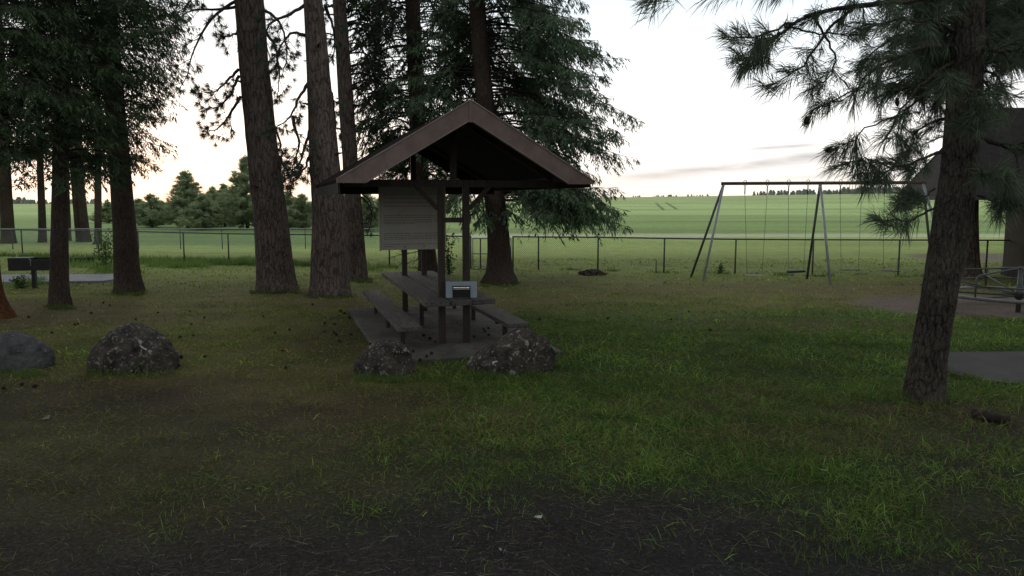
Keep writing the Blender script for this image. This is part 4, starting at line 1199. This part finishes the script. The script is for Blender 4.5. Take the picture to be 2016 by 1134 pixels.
# ---------------------------------------------------------------- hut on the right
hd0, hd1 = 21.5, 26.5
e0 = at(1872, 386, hd0); e1 = at(1766, 381, hd1)
EZ = 2.50
e0[2] = e1[2] = EZ
ax_d = norm(np.array([e1[0] - e0[0], e1[1] - e0[1], 0])); ax_r = np.array([ax_d[1], -ax_d[0], 0])
hw = float(np.linalg.norm((e1 - e0)[:2]))
HL = 9.0; RZt = EZ + 2.25
hut = thing('park_hut', 'cream park hut under a steep grey shingle roof behind the leaning pine', 'hut', (e0[0], e0[1], 0), rz=math.atan2(ax_r[1], ax_r[0]))
# local: x along ridge to the right, y to the back
RX = 1.5; RZt = EZ + 2.55
mb = MB()
v = [(0, 0, EZ), (HL, 0, EZ), (HL, hw, EZ), (0, hw, EZ), (RX, hw / 2, RZt), (HL - RX, hw / 2, RZt)]
v += [(x + (.01 if x < 1 else -.01), y + (.01 if y < 1 else -.01), EZ - .05) for x, y, z in v[:4]]
mb.add(v, [(0, 1, 5, 4), (2, 3, 4, 5), (3, 0, 4), (1, 2, 5), (6, 9, 8, 7)])
mb.build('roof', MAT['shingle'], hut)
for a_, b_ in (((0, .02), (HL, .02)), ((.02, .04), (.02, hw - .04)), ((0, hw - .02), (HL, hw - .02))):
    mb = MB(); mb.bar((*a_, EZ - .065), (*b_, EZ - .065), .04, .12); mb.build('fascia_board', MAT['fascia'], hut)
for y0 in (0, hw):
    mb = MB(); mb.tube([(.03, y0 + (.03 if y0 == 0 else -.03), EZ + .03), (RX, hw / 2, RZt + .01)], .035, 6); mb.build('hip_cap', MAT['fascia'], hut)
mb = MB(); mb.box((3.05 + 2.85, hw / 2, EZ / 2 - .02), (5.7, hw - 1.5, EZ + .1)); mb.build('wall', MAT['hutwall'], hut)
mb = MB(); mb.box((3.05 + 2.85, hw / 2, .1), (5.76, hw - 1.44, .35)); mb.build('plinth', MAT['soffit'], hut)

# ---------------------------------------------------------------- paving on the ground
def sheet(name, pix, mat, z=.02, th=.06):
    P = [gp(a, b) for a, b in pix]; n = len(P)
    mb = MB(); mb.add([p + ZZ * z for p in P] + [p - ZZ * th for p in P], [tuple(range(n - 1, -1, -1))] + [(i, (i + 1) % n, (i + 1) % n + n, i + n) for i in range(n)])
    o = mb.build(name, mat); tag(o, kind='structure'); return o
o = sheet('path', [(1828, 696), (2300, 690), (2500, 800), (2040, 762), (1940, 752), (1872, 738)], MAT['drive'])
o = sheet('path', [(-260, 545), (238, 543), (242, 551), (202, 557), (-260, 562)], MAT['pad'], .06)

# ---------------------------------------------------------------- grill
gb = gp(69, 567)
gr = thing('charcoal_grill', 'black box grill with an open half on a single post, left of the slim fir', 'grill', (gb[0], gb[1], 0), rz=.12)
mb = MB(); mb.box((0, 0, .28), (.10, .10, .7)); mb.build('post', MAT['black'], gr)
k = gb[1] / FPX
zb = CH + (HOR - 531) * k; zt = CH + (HOR - 506) * k
x0, x1, x2 = (29 - 69) * k, (66 - 69) * k, (112 - 69) * k
mb = MB(); mb.box(((x0 + x1) / 2, 0, (zb + zt) / 2), (x1 - x0, .45, zt - zb)); bevel(mb.build('firebox', MAT['black'], gr), .012)
mb = MB()
zt2 = zt - .02
for c, s_ in (((( x1 + x2) / 2, .22, (zb + zt2) / 2), (x2 - x1, .012, zt2 - zb)), (((x1 + x2) / 2, -.22, (zb + zt2 - .04) / 2), (x2 - x1, .012, zt2 - zb - .04)), ((x2, 0, (zb + zt2) / 2), (.012, .45, zt2 - zb)), (((x1 + x2) / 2, 0, zb + .006), (x2 - x1, .45, .012))):
    mb.box(c, s_)
mb.build('open_tray', MAT['black'], gr)
mb = MB()
for i in range(9): mb.tube([(x1 + .02 + (x2 - x1 - .04) * i / 8, -.215, zt2 - .06), (x1 + .02 + (x2 - x1 - .04) * i / 8, .215, zt2 - .06)], .006, 5)
mb.build('grate', MAT['galvd'], gr)
mb = MB(); mb.tube([(x1 + .06, -.235, zt2 - .02), (x1 + .10, -.25, zt2 - .05), (x1 + .07, -.25, zt2 - .10), (x1 + .10, -.25, zt2 - .15), (x1 + .07, -.235, zt2 - .19)], .008, 6); mb.build('adjuster_hook', MAT['galv'], gr)

# low dark beam beyond the grill
p0, p1 = gp(138, 519), gp(185, 517)
mb = MB(); mb.bar(p0 + ZZ * .1, p1 + ZZ * .1, .22, .22); o = mb.build('timber_beam', MAT['log'], None, (p0 + p1) / 2); o.location = (p0 + p1) / 2; bevel(o, .03, 3)
tag(o, 'dark low timber lying in the grass beyond the grill pad', 'beam')

# ---------------------------------------------------------------- log, mound, stake, cones, scraps
p0, p1 = gp(1912, 822), gp(1985, 838)
pth = smooth_path([p0 + ZZ * .03, (p0 + p1) / 2 + ZZ * .05, p1 + ZZ * .045], 30)
lgm = MB(); n = 18; ang = np.linspace(0, 2 * math.pi, n, endpoint=False); dl = norm(p1 - p0); xl = np.cross(dl, ZZ)
v = []
for i, c in enumerate(pth):
    r = (.055 + .012 * math.sin(i * .7)) * (1 + .35 * (fbm(ang * 2 + i * .02, np.full(n, i * .25), 77) - .5)) * (1 if 0 < i < 29 else .75)
    for a, rr in zip(ang, r): v.append(c + (xl * math.cos(a) + ZZ * math.sin(a)) * rr)
f = [(i * n + k, i * n + (k + 1) % n, (i + 1) * n + (k + 1) % n, (i + 1) * n + k) for i in range(29) for k in range(n)] + [tuple(range(n - 1, -1, -1)), tuple(29 * n + k for k in range(n))]
lgm.add(v, f); o = lgm.build('log', MAT['log'], None, p0, smooth=True); o.location = p0; tag(o, 'short rotten black log lying on the grass right of the leaning pine', 'log')
pm = gp(1166, 541)
import bmesh
bm = bmesh.new(); bmesh.ops.create_icosphere(bm, subdivisions=5, radius=1)
for v in bm.verts:
    q = v.co; k = 1 + .25 * mnoise.fractal(q * 2.3, .9, 2, 5) + .12 * mnoise.fractal(q * 8, .9, 2, 4)
    v.co = Vector((q.x * .42 * k, q.y * .35 * k, max(-.05, q.z * .17 * k)))
me_ = bpy.data.meshes.new('dirt_mound'); bm.to_mesh(me_); bm.free(); me_.materials.append(MAT['dirt'])
o = bpy.data.objects.new('dirt_mound', me_); COL.objects.link(o); o.location = pm; tag(o, 'small brown mound of dirt and roots near the fence right of the spruce', 'mound')
ps = gp(1291, 538); mb = MB(); mb.tube([(0, 0, -.05), (.01, 0, .42)], .018, 7); o = mb.build('stake', MAT['galvd']); o.location = ps; tag(o, 'short thin stake in the grass before the fence, left of the swings', 'stake')

cm = MB(); cone_mesh(cm, np.array([0, 0, 0.0]), .085, .034, (0, 0, 1)); cone0 = cm.build('pine_cone', MAT['cone'])
slabc = [(813, 692), (838, 701), (851, 697), (854, 674), (845, 666), (837, 660), (932, 663), (965, 660), (956, 653), (952, 649), (963, 646), (1016, 645), (786, 679), (778, 684), (729, 677), (831, 709)]
grassc = [(RNG.uniform(-5, 640), RNG.uniform(596, 726)) for _ in range(34)] + [(40, 758), (62, 762), (12, 765)] + [(RNG.uniform(640, 700), RNG.uniform(600, 680)) for _ in range(8)] + [(RNG.uniform(1060, 1500), RNG.uniform(590, 660)) for _ in range(5)]
grassc = [(x, y) for x, y in grassc if not (150 < x < 345 and 640 < y < 745) and not (x < 95 and 660 < y < 745) and not (90 < x < 145 and y < 625)]
for i, (px, py) in enumerate(slabc + grassc):
    o = cone0 if i == 0 else cone0.copy()
    if i: COL.objects.link(o)
    on = i < len(slabc)
    z = .06 + .028 if on else .03
    g = gp(px, py, z); o.location = g; o.rotation_euler = (1.45 + RNG.uniform(-.2, .2), RNG.uniform(-.3, .3), RNG.uniform(0, 6.2)); s_ = RNG.uniform(.55, .85); o.scale = (s_,) * 3
    if on: tag(o, 'brown pine cone lying on the concrete slab under the shelter', 'pine cone', 'pine cones on the concrete slab')
    else: tag(o, 'brown pine cone lying in the grass', 'pine cone', 'pine cones in the grass')

def scrap(px, py, w, d, lb, seed, mat=MAT['paper']):
    rr = np.random.default_rng(seed); n = 6; g = gp(px, py)
    v = [(w * (i / n - .5) * (1 + .2 * rr.normal() * 0), d * (j / n - .5) + .15 * d * rr.normal(), .012 + .012 * rr.random() + .02 * rr.random() * (i == 0)) for j in range(n + 1) for i in range(n + 1)]
    f = [(j * (n + 1) + i, j * (n + 1) + i + 1, (j + 1) * (n + 1) + i + 1, (j + 1) * (n + 1) + i) for j in range(n) for i in range(n)]
    mb = MB(); mb.add(v, f); o = mb.build('litter', mat); o.location = g; o.rotation_euler = (0, 0, seed); tag(o, lb, 'litter')
scrap(1060, 1022, .055, .035, 'crumpled white scrap on the dark gravel below the picnic table', 3)
scrap(90, 826, .10, .045, 'flat pale leaf-like scrap on the bare ground at the left', 5, MAT['leafscrap'])
scrap(985, 1087, .04, .014, 'tiny white stub on the gravel near the bottom edge', 8)
scrap(1623, 929, .06, .02, 'thin pale scrap in the grass left of the leaning pine, nearer the viewer', 9)

# saplings and bushes
def leafy(name, label, px, py, H, R, n, mat, stems=4, ls=.09, group=None, seed=1):
    global RNG
    keep = RNG; RNG = np.random.default_rng(seed)
    g = gp(px, py); t = thing(name, label, 'plant', g, group)
    st = MB(); P = []
    for k in range(stems):
        a = RNG.uniform(0, 6.28); e = np.array([math.cos(a) * R * RNG.uniform(.2, .9), math.sin(a) * R * .8, H * RNG.uniform(.7, 1.0)])
        B = smooth_path([(0, 0, -.05), e * .45 + ZZ * .08 * H, e], 8); st.tube(B, np.linspace(.012, .004, 8), 5, cap=True)
        for j in range(n // stems):
            s = RNG.uniform(.15, 1.0); p = B[int(s * 7)] + RNG.normal(size=3) * R * .28; P.append(p)
    st.build('stem', MAT['twig'], t)
    P = np.array(P); P[:, 2] = np.maximum(P[:, 2], .03); D = norm(RNG.normal(size=P.shape) + ZZ * .35)
    side = norm(np.cross(D, RNG.normal(size=P.shape))) * ls * .28; mid = P + D * ls * .5; tip = P + D * ls
    fo = MB(); fo.tris(np.stack([P, mid + side, mid - side], 1)); fo.tris(np.stack([mid - side, mid + side, tip], 1)); fo.build('foliage', mat, t)
    RNG = keep
leafy('sapling', 'thin leafy sapling before the fence, left of the stout fir', 207, 533, 1.45, .42, 420, MAT['leaf'], 6, .10, seed=3)
leafy('sapling', 'leafy sapling at the foot of the slim spruce, between the front shelter posts', 884, 541, 1.35, .28, 260, MAT['leaf'], 5, .10, seed=4)
leafy('weed', 'small green weed in the grass left of the first swing', 1418, 539, .30, .14, 120, MAT['leaf'], 5, .09, seed=5)
leafy('weed', 'low yellow-green weed in front of the large rounded boulder', 288, 737, .14, .18, 90, MAT['leaf'], 5, .05, seed=6)
leafy('weed', 'dark weed growing beside the grill post', 42, 567, .34, .22, 160, MAT['leaf'], 5, .09, seed=7)

# distant wood on the ridge
fw = MB()
RNG = np.random.default_rng(41)
for px0, px1, h, n in ((1478, 1520, 7, 16), (1510, 1600, 8, 40), (1598, 1650, 7, 24), (1648, 1790, 10, 80), (1760, 2016, 9, 110), (1350, 1395, 3, 12), (1168, 1260, 3, 16), (1285, 1330, 3, 22), (-100, 60, 10, 50), (60, 260, 7, 40)):
    for k in range(n):
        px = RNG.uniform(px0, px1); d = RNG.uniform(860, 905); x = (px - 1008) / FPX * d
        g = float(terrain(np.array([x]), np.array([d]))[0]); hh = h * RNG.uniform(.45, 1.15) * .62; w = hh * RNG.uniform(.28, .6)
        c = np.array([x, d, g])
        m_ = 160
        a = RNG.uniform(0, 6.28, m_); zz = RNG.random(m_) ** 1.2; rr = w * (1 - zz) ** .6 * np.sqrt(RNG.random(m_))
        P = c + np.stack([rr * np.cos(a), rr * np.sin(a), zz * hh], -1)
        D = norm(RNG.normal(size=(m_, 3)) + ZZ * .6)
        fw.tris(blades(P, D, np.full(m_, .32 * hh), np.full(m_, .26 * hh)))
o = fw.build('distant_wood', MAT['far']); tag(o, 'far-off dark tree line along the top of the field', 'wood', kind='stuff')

# tramlines in the crop
for pa, pb in (((1291, 400), (1306, 413)), ((1311, 399), (1332, 412))):
    v = []
    for t_ in np.linspace(0, 1, 10):
        px, py = pa[0] + (pb[0] - pa[0]) * t_, pa[1] + (pb[1] - pa[1]) * t_
        # walk along the ray to the terrain
        r = ray(px, py); lo, hi = 60, 900
        dsamp = np.linspace(60, 900, 4000); zz = CH + r[2] / r[1] * dsamp; tt = terrain(r[0] / r[1] * dsamp, dsamp)
        j = np.argmax(zz <= tt); dd = dsamp[j]; x = r[0] / r[1] * dd; z = float(tt[j])
        v += [(x - .3, dd, z + .12), (x + .3, dd, z + .12)]
    mb = MB(); mb.add(v, [(2 * i, 2 * i + 1, 2 * i + 3, 2 * i + 2) for i in range(9)]); o = mb.build('path', MAT['ypine']); tag(o, kind='structure')

# ---------------------------------------------------------------- grass
RNG = np.random.default_rng(55)
def inside_slab(x, y):
    b = (x - F0[0]) * VV[0] + (y - F0[1]) * VV[1]; a = (x - F0[0]) * U[0] + (y - F0[1]) * U[1]
    return (b > -1.30) & (b < 1.45) & (a > -1.18) & (a < 4.7)
pathP = np.array([gp(a, b)[:2] for a, b in [(1828, 696), (2300, 690), (2500, 800), (2040, 762), (1940, 752), (1872, 738)]])
padP = np.array([gp(a, b)[:2] for a, b in [(-260, 545), (238, 543), (242, 551), (202, 557), (-260, 562)]])
def in_poly(x, y, P):
    c = np.zeros(len(x), bool); j = len(P) - 1
    for i in range(len(P)):
        xi, yi = P[i]; xj, yj = P[j]
        c ^= ((yi > y) != (yj > y)) & (x < (xj - xi) * (y - yi) / (yj - yi + 1e-12) + xi); j = i
    return c
GT, GC = [], []
def sow(y0, y1, per_m2, hl, hw_, wid, base_tall=1.0):
    half = lambda y: .70 * y + 1.2
    n = int((y1 - y0) * 2 * half((y0 + y1) / 2) * per_m2)
    y = RNG.uniform(y0, y1, n); x = RNG.uniform(-1, 1, n) * half(y1)
    k = np.abs(x) < half(y); x, y = x[k], y[k]
    c, de, gr_, br = cover(x, y)
    tuft = fbm(x * 3.2, y * 3.2, 71); patch = fbm(x * .9, y * .9, 77)
    keep = (RNG.random(len(x)) < de * np.clip(.25 + 1.7 * (tuft - .25), .1, 1.2)) & ~inside_slab(x, y) & ~in_poly(x, y, pathP) & ~in_poly(x, y, padP)
    x, y, c, gr_, br, tuft, patch = x[keep], y[keep], c[keep], gr_[keep], br[keep], tuft[keep], patch[keep]
    n = len(x)
    P = np.stack([x, y, terrain(x, y) - .004], -1)
    lean = RNG.normal(size=(n, 3)) * np.array([.75, .75, .2]); D = norm(lean + ZZ * RNG.uniform(.35, 1.1, n)[:, None])
    L = hl * (.45 + 1.3 * RNG.random(n) ** 2) * (.6 + .8 * tuft) * base_tall * (.7 + .5 * gr_)
    far_ = (1 + .45 * sstep(13, 26, y))[:, None]
    dry = RNG.random(n) < (.12 + .45 * br + .18 * (1 - gr_))
    hue = RNG.random(n)
    g = np.stack([.055 + .085 * hue ** 2, .105 + .105 * hue ** 2, .018 + .018 * hue], -1) * (.38 + 1.5 * patch)[:, None]
    g = np.where((gr_ < .45)[:, None], g * np.array([1.6, 1.2, 1.2]), g)
    s_ = np.stack([.15 + .10 * hue, .125 + .08 * hue, .06 + .035 * hue], -1) * .85
    hi = RNG.random(n) < .10 * np.clip(gr_ * 1.6 - .3, .05, 1)
    g = np.where(hi[:, None], g * 1.9 + .012, g)
    col = np.where(dry[:, None], s_, g) * far_ * 1.1
    mid = P + D * (L * .55)[:, None]
    D2 = norm(D + lean * .5 - ZZ * .25); tip = mid + D2 * (L * .5)[:, None]
    sd = norm(np.cross(D, RNG.normal(size=(n, 3)))) * (wid * RNG.uniform(.6, 1.3, n) / 2)[:, None]
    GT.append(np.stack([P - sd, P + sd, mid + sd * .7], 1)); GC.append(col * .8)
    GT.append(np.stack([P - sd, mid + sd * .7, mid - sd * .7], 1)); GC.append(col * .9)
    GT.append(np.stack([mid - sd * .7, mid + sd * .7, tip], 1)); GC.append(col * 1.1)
sow(4.6, 7.5, 4200, .075, 0, .0045)
sow(7.5, 10.5, 2800, .075, 0, .0058)
sow(10.5, 15, 1200, .075, 0, .009)
sow(15, 21, 420, .07, 0, .015)
sow(21, 32, 130, .075, 0, .03)
gm_ = MB()
for T, C in zip(GT, GC): gm_.tris(T, 0, C)
o = gm_.build('grass', MAT['grass']); tag(o, 'patchy short lawn grass with bare and dry spots', 'grass', kind='stuff')

# taller rough grass by the fence, around trunks and boulders
GT, GC = [], []
def clump(x, y, r, n, L, wid, tint=1.0):
    a = RNG.uniform(0, 6.28, n); rr = r * np.sqrt(RNG.random(n))
    P = np.stack([x + rr * np.cos(a), y + rr * np.sin(a) * .7, np.full(n, -.005)], -1)
    D = norm(RNG.normal(size=(n, 3)) * np.array([.4, .4, .1]) + ZZ); hue = RNG.random(n)
    col = np.stack([.04 + .045 * hue, .075 + .055 * hue, .018 + .014 * hue], -1) * tint
    GT.append(blades(P, D, L * RNG.uniform(.4, 1.2, n), np.full(n, wid))); GC.append(col)
for px in np.linspace(-60, 1990, 170):
    q = fence_xy(px + RNG.uniform(-6, 6)); left = px < 720
    if RNG.random() < (.7 if left else .35):
        clump(q[0], q[1] + RNG.uniform(-.6, .3), .45 if left else .25, 110 if left else 40, .28 if left else .13, .02, 1.7 if left else 1.7)
for px, py, n_, L in ((300, 521, 26, .42), (360, 524, 22, .4), (420, 520, 26, .4), (490, 516, 20, .35), (230, 535, 22, .42), (160, 522, 20, .4), (40, 560, 14, .35), (740, 530, 16, .3)):
    for _ in range(n_):
        q = gp(px + RNG.uniform(-45, 45), py + RNG.uniform(-6, 6)); clump(q[0], q[1], .25, 34, L * .75, .018, 2.3)
for px, py, w in ((250, 738, 78), (20, 738, 60), (750, 748, 50), (1005, 742, 80), (1815, 788, 42)):
    for k in range(26):
        q = gp(px + RNG.uniform(-1, 1) * w, py + RNG.uniform(-4, 7)); clump(q[0], q[1], .10, 24, .13, .0065, 1.25)
for px, py, w in ((250, 578, 34), (115, 605, 24), (546, 574, 46), (650, 584, 44), (985, 560, 36), (845, 545, 24), (706, 553, 24)):
    for k in range(22):
        q = gp(px + RNG.uniform(-1, 1) * w, py + RNG.uniform(-3, 5)); clump(q[0], q[1], .14, 26, .12, .012, 1.0)
for px, py in ((1630, 1075), (1660, 1090), (1690, 1100), (1655, 1060), (1640, 1040), (1740, 1085), (300, 970), (560, 930), (330, 985), (1570, 880), (1600, 870), (965, 960)):
    q = gp(px, py); clump(q[0] + RNG.uniform(-.25, .25), q[1] + RNG.uniform(-.2, .2), .28, 55, .12, .006, 1.15)
for b0, b1, a0, a1, n_ in ((-1.32, -1.24, -1.1, 4.6, 60), (1.48, 1.56, -1.1, 4.6, 60), (-1.25, 1.5, -1.26, -1.16, 46)):      # blades creeping over the slab edges
    for _ in range(n_):
        q = F0 + VV * RNG.uniform(b0, b1) + U * RNG.uniform(a0, a1); clump(q[0], q[1], .10, 16, .10, .007, 1.1)
for k in range(70):
    i_ = RNG.integers(0, len(pathP)); p_ = pathP[i_] + (pathP[(i_ + 1) % len(pathP)] - pathP[i_]) * RNG.random(); clump(p_[0], p_[1], .12, 20, .10, .006, 1.1)
gm_ = MB()
for T, C in zip(GT, GC): gm_.tris(T, 0, C)
o = gm_.build('tall_grass', MAT['grass']); tag(o, 'ragged taller grass along the fence, boulders and trunks', 'grass', kind='stuff')

# fallen needles and straw on the bare ground
n = 42000
y = 4.6 + 9.0 * RNG.random(n) ** 1.4; x = RNG.uniform(-1, 1, n) * (.7 * y + 1)
c, de, gr_, br = cover(x, y)
k = (RNG.random(n) < np.clip(1.05 - de, .08, 1) * np.clip(2.2 * (fbm(x * 1.8, y * 1.8, 91) - .22), .05, 1)) & ~inside_slab(x, y) & ~in_poly(x, y, pathP)
x, y, br = x[k], y[k], br[k]; n = len(x)
a = RNG.uniform(0, 6.28, n)
D = norm(np.stack([np.cos(a), np.sin(a), RNG.uniform(-.02, .16, n)], -1)); hue = RNG.random(n)
col = np.stack([.085 + .10 * hue, .070 + .078 * hue, .048 + .052 * hue], -1) * (.35 + 1.3 * RNG.random(n) ** 3)[:, None]
col = np.where((br > .35)[:, None], col * np.array([1.05, .8, .6]), col)
st = MB(); st.tris(blades(np.stack([x, y, terrain(x, y) + .006 + .012 * RNG.random(n)], -1), D, RNG.uniform(.05, .20, n) * (.6 + .8 * RNG.random(n) ** 2), RNG.uniform(.0016, .0032, n)), 0, col)
m_ = 2600
bb = RNG.uniform(-1.25, 1.48, m_); aa = RNG.uniform(-1.15, 4.7, m_); kk = fbm(bb * 1.6, aa * 1.6, 123) + .25 * (np.abs(bb) > 1.0) + .2 * (aa < -.8) > .55
bb, aa = bb[kk], aa[kk]; m_ = len(bb)
Q = F0[None, :] + bb[:, None] * VV + aa[:, None] * U; Q[:, 2] = .064
an = RNG.uniform(0, 6.28, m_); st.tris(blades(Q, norm(np.stack([np.cos(an), np.sin(an), RNG.uniform(0, .08, m_)], -1)), RNG.uniform(.05, .14, m_), np.full(m_, .004)), 0, np.stack([.06 + .05 * RNG.random(m_), .042 + .03 * RNG.random(m_), .026 + 0 * bb], -1))
o = st.build('needle_litter', MAT['straw']); tag(o, 'scattered dry pine needles and straw on the bare ground', 'litter', kind='stuff')

# loose gravel near the camera
n = 16000
y = 4.5 + 3.6 * RNG.random(n); x = RNG.uniform(-1, 1, n) * (.7 * y + 1)
c, de, gr_, br = cover(x, y); k = RNG.random(n) < np.clip(.8 - 1.6 * de, 0, 1)
x, y = x[k], y[k]; n = len(x)
s_ = .003 + .008 * RNG.random(n) ** 3
P = np.stack([x, y, terrain(x, y)], -1)
q = np.array([[1, 0, 0], [-.5, .87, 0], [-.5, -.87, 0]]); tp = np.array([.1, .1, .8])
T = []
R3 = RNG.uniform(.6, 1.3, (n, 3))
b = [P + q[i] * s_[:, None] * R3[:, i:i + 1] for i in range(3)]; t_ = P + tp * s_[:, None]
gcol = np.full((n, 3), .045) * RNG.uniform(.5, 2.2, (n, 1))
gv = MB()
for i in range(3): gv.tris(np.stack([b[i], b[(i + 1) % 3], t_], 1), 0, gcol)
o = gv.build('gravel', MAT['straw']); tag(o, 'dark loose gravel of the drive in the foreground', 'gravel', kind='stuff')

# ---------------------------------------------------------------- sky and light
W = bpy.data.worlds.new('World'); S.world = W; W.use_nodes = True
nt = W.node_tree; bg = nt.nodes['Background']
def M(op, a, b=None, c=None, clamp=False):
    n = nd(nt, 'ShaderNodeMath', operation=op, use_clamp=clamp)
    for i, v in enumerate((a, b, c)):
        if v is None: continue
        if isinstance(v, (int, float)): n.inputs[i].default_value = v
        else: nt.links.new(v, n.inputs[i])
    return n.outputs[0]
tc = nd(nt, 'ShaderNodeTexCoord'); sx = nd(nt, 'ShaderNodeSeparateXYZ'); nt.links.new(tc.outputs['Generated'], sx.inputs[0])
dx, dy, dz = sx.outputs
SUN_EL, SUN_AZ = math.radians(2.5), math.radians(-22)   # azimuth from +Y, negative to the left
sky = nd(nt, 'ShaderNodeTexSky', sky_type='NISHITA'); sky.sun_disc = False; sky.sun_elevation = SUN_EL; sky.sun_rotation = SUN_AZ
grad = ramp(nt, M('MULTIPLY', M('MAXIMUM', dz, 0.0), 1.0), [(0, (1.10, 1.03, .91)), (.03, (1.22, 1.18, 1.11)), (.07, (1.30, 1.27, 1.24)), (.15, (1.18, 1.23, 1.27)), (.255, (.84, .95, 1.03)), (.45, (.80, .84, .86)), (1, (.73, .74, .75))])
front = M('MULTIPLY_ADD', dy, .5, .5)
fr_ = ramp(nt, front, [(.0, (.68, .67, .65)), (.35, (.72, .71, .69)), (.72, (.85, .86, .88)), (.88, (1, 1, 1))])
mx = nd(nt, 'ShaderNodeMix', data_type='RGBA', blend_type='MULTIPLY'); mx.inputs[0].default_value = 1
nt.links.new(grad, mx.inputs[6]); nt.links.new(fr_, mx.inputs[7])
base = mx.outputs[2]
az = M('DIVIDE', dx, M('MAXIMUM', dy, .05))
cn = nd(nt, 'ShaderNodeCombineXYZ'); nt.links.new(M('MULTIPLY', az, 7.0), cn.inputs[0]); nt.links.new(M('MULTIPLY', dz, 60.0), cn.inputs[1])
nz = nd(nt, 'ShaderNodeTexNoise', i_Scale=1.3, i_Detail=6.0, i_Roughness=.55); nt.links.new(cn.outputs[0], nz.inputs['Vector'])
def band(a0, e0, slope, thick, wid, k):
    e = M('DIVIDE', M('SUBTRACT', dz, M('MULTIPLY_ADD', M('SUBTRACT', az, a0), slope, e0)), thick)
    a = M('DIVIDE', M('SUBTRACT', az, a0), wid)
    g = M('EXPONENT', M('MULTIPLY', M('ADD', M('MULTIPLY', e, e), M('POWER', M('ABSOLUTE', a), 3.0)), -1.0))
    f = M('MULTIPLY', M('MULTIPLY', M('SUBTRACT', nz.outputs['Fac'], .10), 2.2), k, clamp=False)
    return M('MULTIPLY', g, M('MAXIMUM', f, 0.0))
cl = band(.29, .040, .10, .0075, .19, 1.0)
for b_ in (band(.34, .0615, .05, .003, .06, .75), band(.245, .131, .08, .004, .05, .45), band(-.44, .044, .04, .006, .08, .5), band(.38, .026, .03, .004, .10, .5)):
    cl = M('ADD', cl, b_)
cl = M('MULTIPLY', cl, M('GREATER_THAN', dy, 0.06)); cl = M('MINIMUM', cl, 1.0)
cm_ = nd(nt, 'ShaderNodeMix', data_type='RGBA'); nt.links.new(cl, cm_.inputs[0]); nt.links.new(base, cm_.inputs[6]); cm_.inputs[7].default_value = (.60, .60, .63, 1)
sc_ = nd(nt, 'ShaderNodeMix', data_type='RGBA', blend_type='ADD'); sc_.inputs[0].default_value = 1
sk = nd(nt, 'ShaderNodeMix', data_type='RGBA', blend_type='MULTIPLY'); sk.inputs[0].default_value = 1; sk.inputs[7].default_value = (.02, .02, .02, 1)
nt.links.new(sky.outputs[0], sk.inputs[6]); nt.links.new(cm_.outputs[2], sc_.inputs[6]); nt.links.new(sk.outputs[2], sc_.inputs[7])
nt.links.new(sc_.outputs[2], bg.inputs[0]); bg.inputs[1].default_value = 1.0

sl = bpy.data.lights.new('sun', 'SUN'); sl.energy = .35; sl.angle = math.radians(12); sl.color = (1, .86, .70)
so_ = bpy.data.objects.new('sun', sl); COL.objects.link(so_)
sd = Vector((math.sin(SUN_AZ) * math.cos(math.radians(9)), math.cos(SUN_AZ) * math.cos(math.radians(9)), math.sin(math.radians(9))))
so_.rotation_euler = sd.to_track_quat('Z', 'Y').to_euler(); so_.location = (0, 0, 20)

cam = bpy.data.cameras.new('camera'); co = bpy.data.objects.new('camera', cam); COL.objects.link(co)
cam.sensor_width = 36; cam.lens = 36 * FPX / 2016; cam.clip_end = 8000; cam.clip_start = .05
co.location = (0, 0, CH); co.rotation_euler = (math.pi / 2 - PITCH, 0, 0)
S.camera = co
S.view_settings.view_transform = 'Standard'; S.view_settings.look = 'None'; S.view_settings.exposure = 0
S.render.engine = 'CYCLES'
S.cycles.max_bounces = 6; S.cycles.diffuse_bounces = 3; S.cycles.transparent_max_bounces = 16
